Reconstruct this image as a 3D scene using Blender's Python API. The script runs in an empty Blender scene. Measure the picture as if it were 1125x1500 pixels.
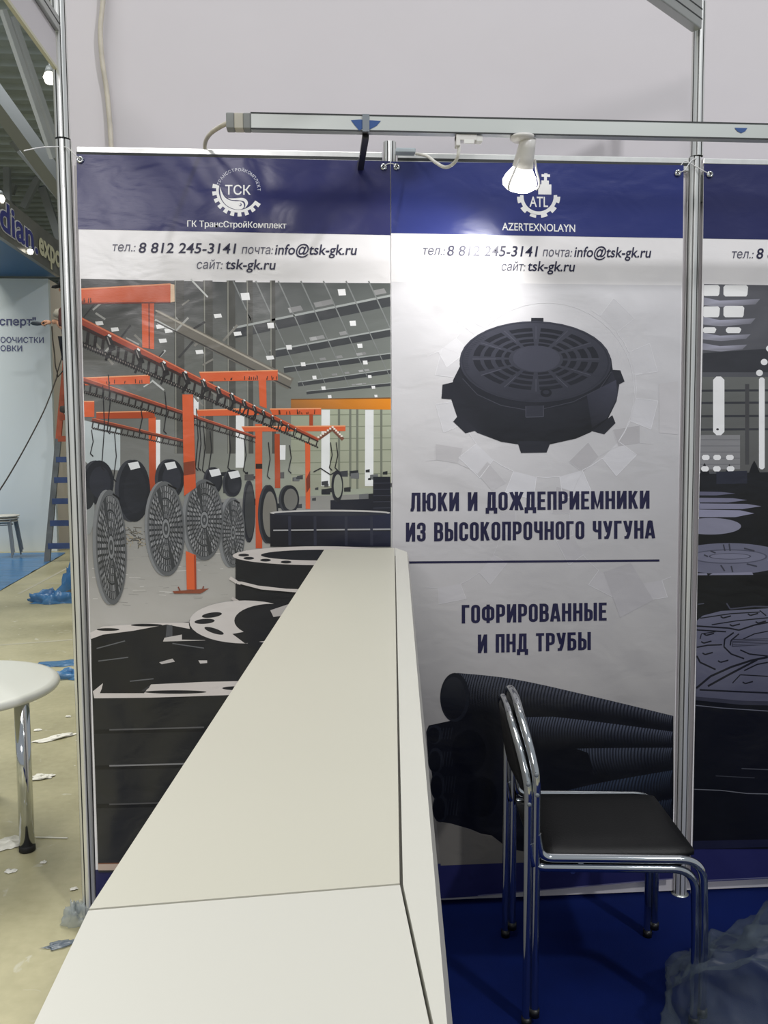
import bpy, math, random
from mathutils import Vector, Matrix, noise
random.seed(7)
SC = bpy.context.scene
COL = SC.collection
# ------------------------------------------------------------------ camera
FOC, PITCH, YAW, ROLL = 1265.2, 0.081252, 0.068267, -0.0040464
WALL, EYE, XL = 2.8357, 1.5831, -0.7832          # booth wall distance, eye height, left post
_d = Vector((math.sin(YAW)*math.cos(PITCH), math.cos(YAW)*math.cos(PITCH), -math.sin(PITCH)))
_r = Vector((math.cos(YAW), -math.sin(YAW), 0)); _u = _r.cross(_d)
RT = _r*math.cos(ROLL)+_u*math.sin(ROLL); UP = -_r*math.sin(ROLL)+_u*math.cos(ROLL)
EYEP = Vector((0, 0, EYE))
cam = bpy.data.cameras.new('camera'); camo = bpy.data.objects.new('camera', cam); COL.objects.link(camo)
m = Matrix((RT, UP, -_d)).transposed().to_4x4(); m.translation = EYEP
camo.matrix_world = m
cam.sensor_fit = 'VERTICAL'; cam.sensor_height = 36; cam.sensor_width = 27
cam.lens = FOC*36/1500; cam.clip_start = 0.02; cam.clip_end = 300
SC.camera = camo
# ------------------------------------------------------------------ world, lights, exposure
SC.view_settings.view_transform = 'Standard'; SC.view_settings.look = 'None'
SC.view_settings.gamma = 1; SC.view_settings.use_curve_mapping = False
SC.view_settings.exposure = -0.28
w = bpy.data.worlds.new('hall_air'); SC.world = w; w.use_nodes = True
w.node_tree.nodes['Background'].inputs[0].default_value = (0.86, 0.93, 1.0, 1)
w.node_tree.nodes['Background'].inputs[1].default_value = 0.47
def area(name, loc, target, sx, sy, power, color):
    l = bpy.data.lights.new(name, 'AREA'); l.shape = 'RECTANGLE'; l.size = sx; l.size_y = sy
    l.energy = power; l.color = color
    o = bpy.data.objects.new(name, l); COL.objects.link(o); o.location = loc
    o.rotation_euler = (Vector(target)-Vector(loc)).to_track_quat('-Z', 'Y').to_euler()
    return o
area('hall_light', (-1.2, -1.0, 9.6), (-0.6, 1.2, 0), 4.5, 3.5, 300, (1.0, 0.97, 0.92))
area('hall_light', (-6, 9, 10.0), (-5, 9, 0), 6, 8, 1900, (1.0, 0.98, 0.90))
area('hall_light', (4.2, -4.2, 8.6), (0.5, 2.8, 2.6), 0.5, 0.5, 430, (0.98, 0.98, 1.0))
area('hall_light', (-9, 22, 9.9), (-9, 22, 0), 8, 12, 700, (0.95, 0.98, 1.0))
area('hall_light', (-3.4, -10.5, 6.0), (-0.6, 2.8, 2.3), 2.6, 1.3, 300, (1.0, 0.95, 0.96))
# ------------------------------------------------------------------ pixel helpers: where a sight line meets a plane of the place
def ray(x, y): return _d*FOC + RT*(x-562.5) - UP*(y-750)
def onY(x, y, Y): v = ray(x, y); return EYEP + v*(Y/v.y)
def onZ(x, y, z): v = ray(x, y); return EYEP + v*((z-EYE)/v.z)
def lin(c):
    return tuple((v/255/12.92 if v/255 <= .04045 else ((v/255+.055)/1.055)**2.4) for v in c)
# ------------------------------------------------------------------ materials
MATS = {}
def mat(name, rgb, rough=.5, metal=0, spec=.5, bump=0, bscale=20, bstretch=(1, 1, 1), vary=0, vscale=6,
        emit=0, alpha=1, trans=0, coat=0, thin=False):
    if name in MATS: return MATS[name]
    mt = bpy.data.materials.new(name); mt.use_nodes = True; nt = mt.node_tree; b = nt.nodes['Principled BSDF']
    c = lin(rgb)
    b.inputs['Base Color'].default_value = (*c, 1); b.inputs['Roughness'].default_value = rough
    b.inputs['Metallic'].default_value = metal; b.inputs['Specular IOR Level'].default_value = spec
    b.inputs['Coat Weight'].default_value = coat
    b.inputs['Alpha'].default_value = alpha; b.inputs['Transmission Weight'].default_value = trans
    if emit:
        b.inputs['Emission Color'].default_value = (*c, 1); b.inputs['Emission Strength'].default_value = emit
    tc = None
    if bump or vary:
        tc = nt.nodes.new('ShaderNodeTexCoord'); mp = nt.nodes.new('ShaderNodeMapping')
        nt.links.new(tc.outputs['Object'], mp.inputs[0]); mp.inputs['Scale'].default_value = bstretch
    if vary:
        n = nt.nodes.new('ShaderNodeTexNoise'); n.inputs['Scale'].default_value = vscale; n.inputs['Detail'].default_value = 6
        nt.links.new(mp.outputs[0], n.inputs[0])
        r = nt.nodes.new('ShaderNodeMapRange'); r.inputs[1].default_value = .3; r.inputs[2].default_value = .7
        r.inputs[3].default_value = 1-vary; r.inputs[4].default_value = 1+vary
        nt.links.new(n.outputs[0], r.inputs[0])
        x = nt.nodes.new('ShaderNodeVectorMath'); x.operation = 'SCALE'; x.inputs[0].default_value = c
        nt.links.new(r.outputs[0], x.inputs['Scale']); nt.links.new(x.outputs[0], b.inputs['Base Color'])
    if bump:
        n = nt.nodes.new('ShaderNodeTexNoise'); n.inputs['Scale'].default_value = bscale; n.inputs['Detail'].default_value = 3
        nt.links.new(mp.outputs[0], n.inputs[0])
        bm = nt.nodes.new('ShaderNodeBump'); bm.inputs['Strength'].default_value = 1; bm.inputs['Distance'].default_value = bump
        nt.links.new(n.outputs[0], bm.inputs['Height']); nt.links.new(bm.outputs[0], b.inputs['Normal'])
    MATS[name] = mt
    return mt
def vinyl_bump(nt, b):
    """hanging vinyl: long soft folds, finer creases towards the fixings, a woven grain"""
    g = nt.nodes.new('ShaderNodeNewGeometry')
    def noi(scale, stretch, det=2):
        mp = nt.nodes.new('ShaderNodeMapping'); mp.inputs['Scale'].default_value = stretch
        nt.links.new(g.outputs['Position'], mp.inputs[0])
        n = nt.nodes.new('ShaderNodeTexNoise'); n.inputs['Scale'].default_value = scale; n.inputs['Detail'].default_value = det
        n.inputs['Distortion'].default_value = .6
        nt.links.new(mp.outputs[0], n.inputs[0]); return n.outputs[0]
    prev = None
    for (s, st, dist) in ((1.6, (1.3, 1, 1.0), .030), (7, (1, 1, 1.6), .0028), (260, (.25, 1, 1.4), .00012)):
        bm = nt.nodes.new('ShaderNodeBump'); bm.inputs['Strength'].default_value = 1; bm.inputs['Distance'].default_value = dist
        nt.links.new(noi(s, st), bm.inputs['Height'])
        if prev: nt.links.new(prev.outputs[0], bm.inputs['Normal'])
        prev = bm
    nt.links.new(prev.outputs[0], b.inputs['Normal'])
PRINT_GAIN = 1.25
def print_mat(name, vcol=True, rgb=(218, 216, 217), rough=.28, spec=.5):
    mt = bpy.data.materials.new(name); mt.use_nodes = True; nt = mt.node_tree; b = nt.nodes['Principled BSDF']
    b.inputs['Roughness'].default_value = rough; b.inputs['Specular IOR Level'].default_value = spec
    if vcol:
        a = nt.nodes.new('ShaderNodeVertexColor'); a.layer_name = 'Col'
        nt.links.new(a.outputs[0], b.inputs['Base Color'])
    else:
        c = lin(rgb); b.inputs['Base Color'].default_value = (*[min(.88, v*PRINT_GAIN) for v in c], 1)
    vinyl_bump(nt, b)
    return mt
M_PRINT = print_mat('printed_vinyl')
M_VINYL = print_mat('white_vinyl', False)
M_INKW = print_mat('white_print', False, (225, 225, 230))
M_INKN = print_mat('navy_print', False, (25, 24, 56), .38)
M_INKG = print_mat('grey_print', False, (74, 74, 92), .35)
M_ALU = mat('brushed_aluminium', (232, 233, 230), .28, .62, vary=.05, vscale=30, bstretch=(1, 1, .05))
M_ALUD = mat('grey_aluminium', (172, 176, 172), .34, .8)
M_GROOVE = mat('dark_groove', (62, 64, 64), .5, .6)
M_CHROME = mat('chrome', (205, 208, 210), .08, 1)
M_WPANEL = mat('white_laminate_panel', (214, 210, 212), .5)
M_WPLASTIC = mat('white_plastic', (228, 226, 222), .35)
M_CREAM = mat('cream_edge', (206, 204, 180), .5)
M_CABLE = mat('dirty_white_cable', (205, 198, 184), .55, vary=.12, vscale=25)
M_BLACKV = mat('black_vinyl', (11, 11, 12), .5, spec=.35, bump=.0006, bscale=240)
M_BLACKP = mat('black_plastic', (18, 18, 19), .4)
M_RUBBER = mat('black_rubber', (22, 22, 22), .7)
M_STEEL = mat('grey_steel', (128, 134, 138), .5, .2)
# ------------------------------------------------------------------ mesh builder
class MB:
    def __init__(s): s.v = []; s.f = []; s.mi = []; s.sm = []; s.col = []; s.hascol = False
    def add(s, verts, faces, mi=0, smooth=False, cols=None):
        k = len(s.v); s.v += [tuple(p) for p in verts]
        for f in faces:
            s.f.append([i+k for i in f]); s.mi.append(mi); s.sm.append(smooth)
            s.col.append([cols[i] for i in f] if cols else None)
        if cols: s.hascol = True
        return s
    def box(s, x0, x1, y0, y1, z0, z1, mi=0):
        return s.add([(x0, y0, z0), (x1, y0, z0), (x1, y1, z0), (x0, y1, z0), (x0, y0, z1), (x1, y0, z1), (x1, y1, z1), (x0, y1, z1)],
              [(0, 3, 2, 1), (4, 5, 6, 7), (0, 1, 5, 4), (1, 2, 6, 5), (2, 3, 7, 6), (3, 0, 4, 7)], mi)
    def bar(s, a, b, wd, ht, up=(0, 0, 1), mi=0):
        a = Vector(a); b = Vector(b); t = (b-a).normalized(); upv = Vector(up)
        if abs(t.dot(upv)) > .98: upv = Vector((0, 1, 0))
        sd = t.cross(upv).normalized(); u = sd.cross(t).normalized()
        vs = [p+sd*i*wd/2+u*j*ht/2 for p in (a, b) for (i, j) in ((-1, -1), (1, -1), (1, 1), (-1, 1))]
        return s.add(vs, [(0, 1, 2, 3), (7, 6, 5, 4), (0, 4, 5, 1), (1, 5, 6, 2), (2, 6, 7, 3), (3, 7, 4, 0)], mi)
    def tube(s, pts, rad, n=12, mi=0, cap=True):
        pts = [Vector(p) for p in pts]; N = len(pts)
        rs = rad if isinstance(rad, (list, tuple)) else [rad]*N
        t0 = (pts[1]-pts[0]).normalized(); a = Vector((0, 0, 1)) if abs(t0.z) < .9 else Vector((1, 0, 0))
        nrm = (a - t0*a.dot(t0)).normalized(); vs = []
        for i, p in enumerate(pts):
            t = (pts[min(i+1, N-1)]-pts[max(i-1, 0)]).normalized()
            nrm = (nrm - t*nrm.dot(t)).normalized(); bn = t.cross(nrm)
            vs += [p+(nrm*math.cos(2*math.pi*k/n)+bn*math.sin(2*math.pi*k/n))*rs[i] for k in range(n)]
        fs = [(i*n+k, i*n+(k+1) % n, (i+1)*n+(k+1) % n, (i+1)*n+k) for i in range(N-1) for k in range(n)]
        s.add(vs, fs, mi, True)
        if cap:
            s.add(vs[:n], [tuple(range(n))[::-1]], mi); s.add(vs[-n:], [tuple(range(n))], mi)
        return s
    def lathe(s, prof, org=(0, 0, 0), axis=(0, 0, 1), n=32, mi=0, smooth=True):
        q = Vector((0, 0, 1)).rotation_difference(Vector(axis).normalized()); o = Vector(org); vs = []
        for (rr, zz) in prof:
            vs += [o+q @ Vector((rr*math.cos(2*math.pi*k/n), rr*math.sin(2*math.pi*k/n), zz)) for k in range(n)]
        fs = [(i*n+k, i*n+(k+1) % n, (i+1)*n+(k+1) % n, (i+1)*n+k) for i in range(len(prof)-1) for k in range(n)]
        return s.add(vs, fs, mi, smooth)
    def prism(s, poly, off, mi=0):
        n = len(poly); off = Vector(off); a = [Vector(p) for p in poly]; b = [p+off for p in a]
        s.add(a+b, [tuple(range(n)), tuple(range(n, 2*n))[::-1]]+[(i, i+n, (i+1) % n+n, (i+1) % n) for i in range(n)], mi)
        return s
    def build(s, name, mats, parent=None):
        me = bpy.data.meshes.new(name)
        org = Vector((0, 0, 0))
        if parent is not None: org = parent['_o'] if False else Vector(parent.get('at', (0, 0, 0)))
        me.from_pydata([tuple(Vector(p)-org) for p in s.v], [], s.f)
        mats = mats if isinstance(mats, (list, tuple)) else [mats]
        for x in mats: me.materials.append(x)
        me.polygons.foreach_set('material_index', s.mi); me.polygons.foreach_set('use_smooth', s.sm)
        if s.hascol:
            ca = me.color_attributes.new('Col', 'FLOAT_COLOR', 'CORNER'); fl = []
            for f, c in zip(s.f, s.col):
                for cc in (c or [(.5, .5, .5)]*len(f)): fl += [*cc, 1]
            ca.data.foreach_set('color', fl)
        me.update()
        o = bpy.data.objects.new(name, me); COL.objects.link(o)
        if parent is not None: o.parent = parent; o['at'] = tuple(org)
        return o
def fixn(o):
    import bmesh
    b = bmesh.new(); b.from_mesh(o.data); bmesh.ops.recalc_face_normals(b, faces=b.faces); b.to_mesh(o.data); b.free(); return o
def bevel(o, wd, seg=2, angle=40):
    md = o.modifiers.new('bevel', 'BEVEL'); md.width = wd; md.segments = seg; md.limit_method = 'ANGLE'; md.angle_limit = math.radians(angle); return o
def tag(o, label, cat, group=None, kind=None):
    o['label'] = label; o['category'] = cat
    if group: o['group'] = group
    if kind: o['kind'] = kind
    return o
def thing(name, label, cat, at=(0, 0, 0), group=None):
    o = bpy.data.objects.new(name, None); COL.objects.link(o); o.location = at; o['at'] = tuple(at)
    o.empty_display_size = .1
    return tag(o, label, cat, group)
def finish_things():
    for o in SC.objects:
        if 'at' in o.keys(): del o['at']
def structure(o): o['kind'] = 'structure'; return o
def copy_tree(o, parent=None):
    c = o.copy(); COL.objects.link(c); c.parent = parent
    for ch in [x for x in SC.objects if x.parent == o]: copy_tree(ch, c)
    return c
def smooth_path(pts, n=8):
    P = [Vector(p) for p in pts]; out = []
    for i in range(len(P)-1):
        p0 = P[max(i-1, 0)]; p1 = P[i]; p2 = P[i+1]; p3 = P[min(i+2, len(P)-1)]
        for k in range(n):
            t = k/n
            out.append(.5*((2*p1)+(p2-p0)*t+(2*p0-5*p1+4*p2-p3)*t*t+(3*p1-p0-3*p2+p3)*t**3))
    out.append(P[-1]); return out
def fillet(pts, r, n=6):
    P = [Vector(p) for p in pts]; out = [P[0]]
    for i in range(1, len(P)-1):
        a = (P[i-1]-P[i]); b = (P[i+1]-P[i]); rr = min(r, a.length*.48, b.length*.48)
        s = P[i]+a.normalized()*rr; e = P[i]+b.normalized()*rr
        for k in range(n+1):
            t = k/n; out.append(s*(1-t)**2+P[i]*2*t*(1-t)+e*t*t)
    out.append(P[-1]); return out
# lettering: flat shapes of a font, laid out with a mapping from (0..1, cap heights) to a point
_txt = {}
def glyphs(s, bold):
    if (s, bold) in _txt: return _txt[(s, bold)]
    cu = bpy.data.curves.new('t', 'FONT'); cu.body = s; cu.size = 1; cu.offset = bold; cu.resolution_u = 4
    o = bpy.data.objects.new('t', cu); COL.objects.link(o)
    dg = bpy.context.evaluated_depsgraph_get(); dg.update()
    me = bpy.data.meshes.new_from_object(o.evaluated_get(dg))
    v = [tuple(p.co[:2]) for p in me.vertices]; f = [tuple(p.vertices) for p in me.polygons]
    bpy.data.objects.remove(o); bpy.data.curves.remove(cu); bpy.data.meshes.remove(me)
    _txt[(s, bold)] = (v, f); return v, f
CAP = None
def cap_height():
    global CAP
    if CAP is None:
        v, f = glyphs('H', 0); CAP = max(p[1] for p in v)
    return CAP
def text_px(s, x0, y0, x1, y1, H, shear=0, bold=0.0):
    """lettering in photo pixels: baseline (x0,y0)-(x1,y1), cap height H"""
    v, f = glyphs(s, bold); c = cap_height()
    a = min(p[0]-0 for p in v); b = max(p[0] for p in v)
    out = []
    for (px, py) in v:
        t = (px-a)/(b-a); h = py/c
        out.append((x0+(x1-x0)*t+shear*h*H, y0+(y1-y0)*t-h*H))
    return out, f
def double_struck(vf, dx):
    v, f = vf; n = len(v)
    return v+[(a+dx, b) for a, b in v], f, [(0, n, f), (n, 2*n, f)]
# condensed poster capitals drawn as strokes, in a cell 1 wide by 2.5 high (stroke .38)
def arc(cx, cy, rx, ry, a0, a1, n=6):
    return [(cx+rx*math.cos(math.radians(a0+(a1-a0)*i/n)), cy+ry*math.sin(math.radians(a0+(a1-a0)*i/n))) for i in range(n+1)]
GL = {}
H_ = 2.5; K = .19
def O_(w=1.0): 
    x0, x1 = K, w-K; r = (x1-x0)/2; cx = w/2
    return [arc(cx, H_-K-r, r, r, 0, 180, 8)+[(x0, K+r)]+arc(cx, K+r, r, r, 180, 360, 8)+[(x1, H_-K-r)]]
def half(y0, y1, w=1.0):
    r = min(.31, (y1-y0)/2)
    return [(K, y1), (w-K-r, y1)]+arc(w-K-r, y1-r, r, r, 90, 0, 4)+arc(w-K-r, y0+r, r, r, 0, -90, 4)+[(K, y0)]
GL['О'] = (1.0, O_()); 
GL['С'] = (1.0, [[(1-K, H_-.9), (1-K, H_-K-.31)]+arc(.5, H_-K-.31, .31, .31, 0, 180, 8)+[(K, K+.31)]+arc(.5, K+.31, .31, .31, 180, 360, 8)+[(1-K, .9)]])
GL['И'] = (1.05, [[(K, H_), (K, 0)], [(1.05-K, H_), (1.05-K, 0)], [(K, .05), (1.05-K, H_-.05)]])
GL['Н'] = (1.05, [[(K, H_), (K, 0)], [(1.05-K, H_), (1.05-K, 0)], [(K, 1.27), (1.05-K, 1.27)]])
GL['П'] = (1.0, [[(K, 0), (K, H_-K), (1-K, H_-K), (1-K, 0)]])
GL['Г'] = (.85, [[(K, 0), (K, H_-K), (.85, H_-K)]])
GL['Е'] = (.88, [[(.88, H_-K), (K, H_-K), (K, K), (.88, K)], [(K, 1.28), (.8, 1.28)]])
GL['Р'] = (1.0, [[(K, 0), (K, H_)], half(1.0, H_-K)])
GL['В'] = (1.02, [[(K, 0), (K, H_)], half(1.32, H_-K, 1.0), half(K, 1.3, 1.03)])
GL['Б'] = (1.0, [[(.92, H_-K), (K, H_-K), (K, 0)], half(K, 1.48, 1.0)])
GL['Ь'] = (.98, [[(K, 0), (K, H_)], half(K, 1.45, .98)])
GL['Ы'] = (1.42, [[(K, 0), (K, H_)], half(K, 1.45, .95), [(1.42-K, 0), (1.42-K, H_)]])
GL['Л'] = (1.08, [[(0, K*.9), (.16, K*.9), (.27, .5), (.32, H_-K), (1.08-K, H_-K), (1.08-K, 0)]])
GL['Д'] = (1.12, [[(.30, .2), (.36, H_-K), (.92-K+.1, H_-K), (.92-K+.1, .1)], [(.12, -.42), (.12, K), (1.0, K), (1.0, -.42)]])
GL['М'] = (1.35, [[(K, 0), (K, H_)], [(1.35-K, 0), (1.35-K, H_)], [(K, H_-.1), (.675, .25), (1.35-K, H_-.1)]])
GL['Н'] = GL['Н']
GL['К'] = (1.03, [[(K, 0), (K, H_)], [(1.0-K+.02, H_), (K+.15, 1.25)], [(K+.25, 1.45), (1.03-K+.02, 0)]])
GL['Ж'] = (1.5, [[(.75, 0), (.75, H_)], [(.16, H_), (.58, 1.3)], [(.58, 1.4), (.14, 0)], [(1.34, H_), (.92, 1.3)], [(.92, 1.4), (1.36, 0)]])
GL['З'] = (.98, [[(K-.0, H_-.85), (K, H_-K-.3)]+arc(.49, H_-K-.3, .3, .3, 180, 0, 8)+[(.79, 1.6)]+arc(.5, 1.58, .29, .28, 0, -90, 4)+[(.38, 1.3)], [(.38, 1.27), (.5, 1.27)]+arc(.5, .98, .29, .29, 90, 0, 4)+[(.79, .49)]+arc(.49, .49, .3, .3, 0, -180, 8)+[(K, .85)]])
GL['У'] = (1.02, [[(.16, H_), (.5, .95)], [(.86, H_), (.58, .6), (.44, K), (.12, K)]])
GL['Ч'] = (.98, [[(K, H_), (K, 1.5)]+arc(K+.28, 1.4, .28, .28, 180, 270, 4)+[(.79, 1.12)], [(.79, 0), (.79, H_)]])
GL['А'] = (1.08, [[(.14, 0), (.47, H_-.05)], [(.94, 0), (.61, H_-.05)], [(.28, .6), (.8, .6)], [(.42, H_-.1), (.66, H_-.1)]])
GL['Т'] = (.92, [[(0, H_-K), (.92, H_-K)], [(.46, 0), (.46, H_)]])
GL['Ф'] = (1.4, [[(.7, 0), (.7, H_)], arc(.55, 1.72, .36, .36, 90, 180, 5)+arc(.55, .85, .36, .36, 180, 270, 5)+[(.85, .49)]+arc(.85, .85, .36, .36, 270, 360, 5)+arc(.85, 1.72, .36, .36, 0, 90, 5)+[(.55, 2.08)]])
GL['Ю'] = (1.5, [[(K, 0), (K, H_)], [(K, 1.27), (.7, 1.27)], [(x+.5, y) for x, y in O_()[0]]])
GL[' '] = (.55, [])
def stroke_quads(pts, wd):
    """mitred strip along a polyline"""
    n = len(pts); closed = abs(pts[0][0]-pts[-1][0])+abs(pts[0][1]-pts[-1][1]) < 1e-6
    L = []; R = []
    for i in range(n):
        p = Vector(pts[i]); 
        a = Vector(pts[i-1]) if i > 0 else (Vector(pts[-2]) if closed else None)
        b = Vector(pts[i+1]) if i < n-1 else (Vector(pts[1]) if closed else None)
        d1 = (p-a).normalized() if a is not None and (p-a).length > 1e-9 else None
        d2 = (b-p).normalized() if b is not None and (b-p).length > 1e-9 else None
        d1 = d1 or d2; d2 = d2 or d1
        n1 = Vector((-d1.y, d1.x)); n2 = Vector((-d2.y, d2.x)); mm = (n1+n2)
        mm = mm.normalized() if mm.length > 1e-6 else n1
        k = min(1/max(.35, mm.dot(n1)), 1.8)
        L.append(p+mm*wd/2*k); R.append(p-mm*wd/2*k)
    v = [tuple(x) for x in L]+[tuple(x) for x in R]
    return v, [(i, i+1, n+i+1, n+i) for i in range(n-1)]
def poster_px(s, x0, y0, x1, y1, Hl, Hr, gap=.20):
    wtot = sum(GL[c][0]+gap for c in s)-gap; v = []; f = []; x = 0; st_ = []
    for c in s:
        wd, st = GL[c]
        for pl in st:
            vv, ff = stroke_quads(pl, .38); k = len(v)
            for (a, b) in vv:
                b = min(b, H_) if b > H_-.5 else b
                if b < 0 and c != 'Д': b = 0
                t = (x+a)/wtot; H = Hl+(Hr-Hl)*t
                v.append((x0+(x1-x0)*t, y0+(y1-y0)*t-H*b/H_))
            st_.append((k, len(v), ff))
        x += wd+gap
    return v, f, st_
# ================================================================== THE SETTING
# hall floor
def concrete():
    mt = bpy.data.materials.new('worn_concrete'); mt.use_nodes = True; nt = mt.node_tree; b = nt.nodes['Principled BSDF']
    g = nt.nodes.new('ShaderNodeNewGeometry')
    n1 = nt.nodes.new('ShaderNodeTexNoise'); n1.inputs['Scale'].default_value = 1.1; n1.inputs['Detail'].default_value = 8
    n2 = nt.nodes.new('ShaderNodeTexNoise'); n2.inputs['Scale'].default_value = 26; n2.inputs['Detail'].default_value = 5
    for n in (n1, n2): nt.links.new(g.outputs['Position'], n.inputs[0])
    a = nt.nodes.new('ShaderNodeMath'); a.operation = 'MULTIPLY_ADD'; a.inputs[1].default_value = .22
    nt.links.new(n2.outputs[0], a.inputs[0]); nt.links.new(n1.outputs[0], a.inputs[2])
    cr = nt.nodes.new('ShaderNodeValToRGB'); cr.color_ramp.elements[0].position = .40; cr.color_ramp.elements[1].position = .82
    cr.color_ramp.elements[0].color = (*lin((140, 135, 104)), 1); cr.color_ramp.elements[1].color = (*lin((186, 180, 146)), 1)
    nt.links.new(a.outputs[0], cr.inputs[0])
    n3 = nt.nodes.new('ShaderNodeTexNoise'); n3.inputs['Scale'].default_value = 9; n3.inputs['Detail'].default_value = 9; n3.inputs['Distortion'].default_value = 1.5
    nt.links.new(g.outputs['Position'], n3.inputs[0])
    r3 = nt.nodes.new('ShaderNodeMapRange'); r3.inputs[1].default_value = .66; r3.inputs[2].default_value = .74; nt.links.new(n3.outputs[0], r3.inputs[0])
    mx = nt.nodes.new('ShaderNodeMix'); mx.data_type = 'RGBA'; mx.inputs[7].default_value = (*lin((186, 184, 166)), 1)
    nt.links.new(r3.outputs[0], mx.inputs[0]); nt.links.new(cr.outputs[0], mx.inputs[6]); nt.links.new(mx.outputs[2], b.inputs['Base Color'])
    b.inputs['Roughness'].default_value = .42; b.inputs['Specular IOR Level'].default_value = .35
    return mt
structure(MB().box(-45, 30, -14, 60, -.2, 0).build('floor', concrete()))
M_JOINT = mat('floor_joint', (172, 168, 150), .7)
for i, (pa, pb) in enumerate((((0, 945), (120, 936)), ((0, 856), (60, 855)), ((50, 858), (110, 826)))):
    a = onZ(*pa, .0008); b = onZ(*pb, .0008); d = (b-a)*.6
    structure(MB().bar(a-d*.5, b+d, .035, .0012).build('trim_%d' % (i+1), M_JOINT))
# corrugated hall roof
cm = MB(); y = 6.0; prof = []
while y < 58: 
    prof += [(y, 10.6), (y+.28, 10.6), (y+.36, 10.72), (y+.62, 10.72)]; y += .7
vs = [(x, yy, zz) for (yy, zz) in prof for x in (-45, 12)]
cm.add(vs, [(2*i, 2*i+1, 2*i+3, 2*i+2) for i in range(len(prof)-1)])
structure(cm.build('ceiling', mat('corrugated_roof_deck', (164, 174, 178), .6, 0, vary=.15, vscale=1.2)))
structure(MB().box(-45, 30, 58, 58.3, 0, 11).build('wall_far', mat('hall_wall', (118, 122, 122), .7)))
# upper partition behind the booth
uw = MB(); UWY = WALL+.34
uw.box(XL-.115, 6.5, UWY, UWY+.05, 0, 5.2)
structure(uw.build('wall_back', mat('pale_partition', (207, 203, 207), .6, bump=.003, bscale=3, vary=.02, vscale=2)))
# neighbouring white stand
FY = 12.906
structure(MB().box(-9, -3.93, FY, FY+.08, 0, 3.93).build('wall_left', mat('pale_blue_wall', (206, 214, 216), .45, vary=.03, vscale=.8)))
structure(MB().box(-4.0, -3.93, FY+.085, FY+5, 0, 3.93).build('wall_right', mat('warm_white_wall', (220, 210, 198), .5)))
# ------------------------------------------------------------------ roof trusses
M_TRUSS = mat('painted_truss_steel', (146, 150, 152), .55, .1)
tr = thing('roof_truss', 'grey steel roof truss with a heavy diagonal girder under the corrugated deck', 'truss', (-9, 20, 8))
def member(name, a, b, ya, yb, wd, ht, par): MB().bar(onY(*a, ya), onY(*b, yb), wd, ht).build(name, M_TRUSS, par)
member('girder', (-60, 70), (120, 316), 19, 24, .34, .42, tr)
member('brace', (4, 14), (78, 232), 15.5, 16.5, .08, .12, tr)
member('brace', (17, 24), (86, 222), 15.7, 16.7, .10, .12, tr)
member('brace', (20, 205), (100, 300), 26, 27, .2, .25, tr)
tr2 = thing('roof_truss', 'grey steel roof truss farther back, with a level pipe and crossed thin braces', 'truss', (-11, 30, 7))
member('pipe', (-30, 234), (63, 239), 30, 30, .2, .22, tr2)
member('brace', (9, 190), (12, 330), 30, 30, .2, .2, tr2)
member('brace', (66, 240), (34, 305), 31, 31, .2, .2, tr2)
member('brace', (62, 275), (88, 352), 32, 32, .22, .26, tr2)
member('brace', (16, 284), (20, 270), 31, 31, .2, .2, tr2)
member('chord', (-20, 262), (100, 400), 30, 36, .25, .25, tr2)
# ------------------------------------------------------------------ booth carpet
cp = MB().box(XL-.02, 4.2, -1.2, UWY-.02, 0, .006)
tag(cp.build('carpet', mat('royal_blue_carpet', (7, 26, 84), .85, spec=.12, bump=.002, bscale=700, vary=.18, vscale=4)), 'deep blue carpet covering the booth floor under the black chairs', 'carpet')
# ------------------------------------------------------------------ booth wall panels, posts, rails
PX = [XL, XL+1.0, XL+2.0, XL+3.0]
lbls = ['white wall panel behind the banner of the factory conveyor', 'white wall panel behind the banner of the big manhole cover', 'white wall panel right of the right aluminium post']
for i in range(3):
    o = MB().box(PX[i]+.012, PX[i+1]-.012, WALL-.004, WALL+.004, .012, 2.455).build('wall_panel', M_WPANEL)
    tag(o, lbls[i], 'panel', 'panels of the booth back wall')
lbls = ['aluminium top rail above the banner of the factory conveyor', 'aluminium top rail behind the lit spotlight', 'aluminium top rail right of the right post']
for i in range(3):
    t = thing('top_rail', lbls[i], 'rail', (PX[i], WALL, 2.46), 'top rails of the booth back wall')
    x0, x1 = PX[i]+.024, PX[i+1]-.024
    bevel(MB().box(x0, x1, WALL-.016, WALL+.016, 2.457, 2.5).build('profile', M_ALU, t), .003)
    MB().box(x0, x1, WALL-.0168, WALL-.0155, 2.474, 2.483).build('groove', M_GROOVE, t)
def post_profile(r, n=8):
    """round upright with eight open grooves"""
    pts = []
    for k in range(n):
        a = 2*math.pi*k/n
        for da, rr in ((-.30, r), (-.16, r*1.0), (0, r*1.0), (.16, r*1.0), (.30, r), (.32, r*.72), (.46, r*.72)):
            pts.append((rr*math.cos(a+da), rr*math.sin(a+da)))
    return pts
M_SLOT = mat('shaded_slot_aluminium', (112, 113, 110), .4, .6)  # darker copy of the post aluminium: groove shade put into the colour
def post(x, y, r, z0, z1, name, par, lean=(0, 0)):
    mb = MB(); pr = post_profile(r)
    n = len(pr); vs = [(x+a+lean[0]+(lean[1]-lean[0])*z/2.5, y+b, z) for z in (z0, z1) for (a, b) in pr]
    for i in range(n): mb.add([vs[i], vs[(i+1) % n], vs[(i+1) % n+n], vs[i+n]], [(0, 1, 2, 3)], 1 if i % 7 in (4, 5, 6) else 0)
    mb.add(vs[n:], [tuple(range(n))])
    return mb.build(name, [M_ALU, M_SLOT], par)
PT = WALL-.012
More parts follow.
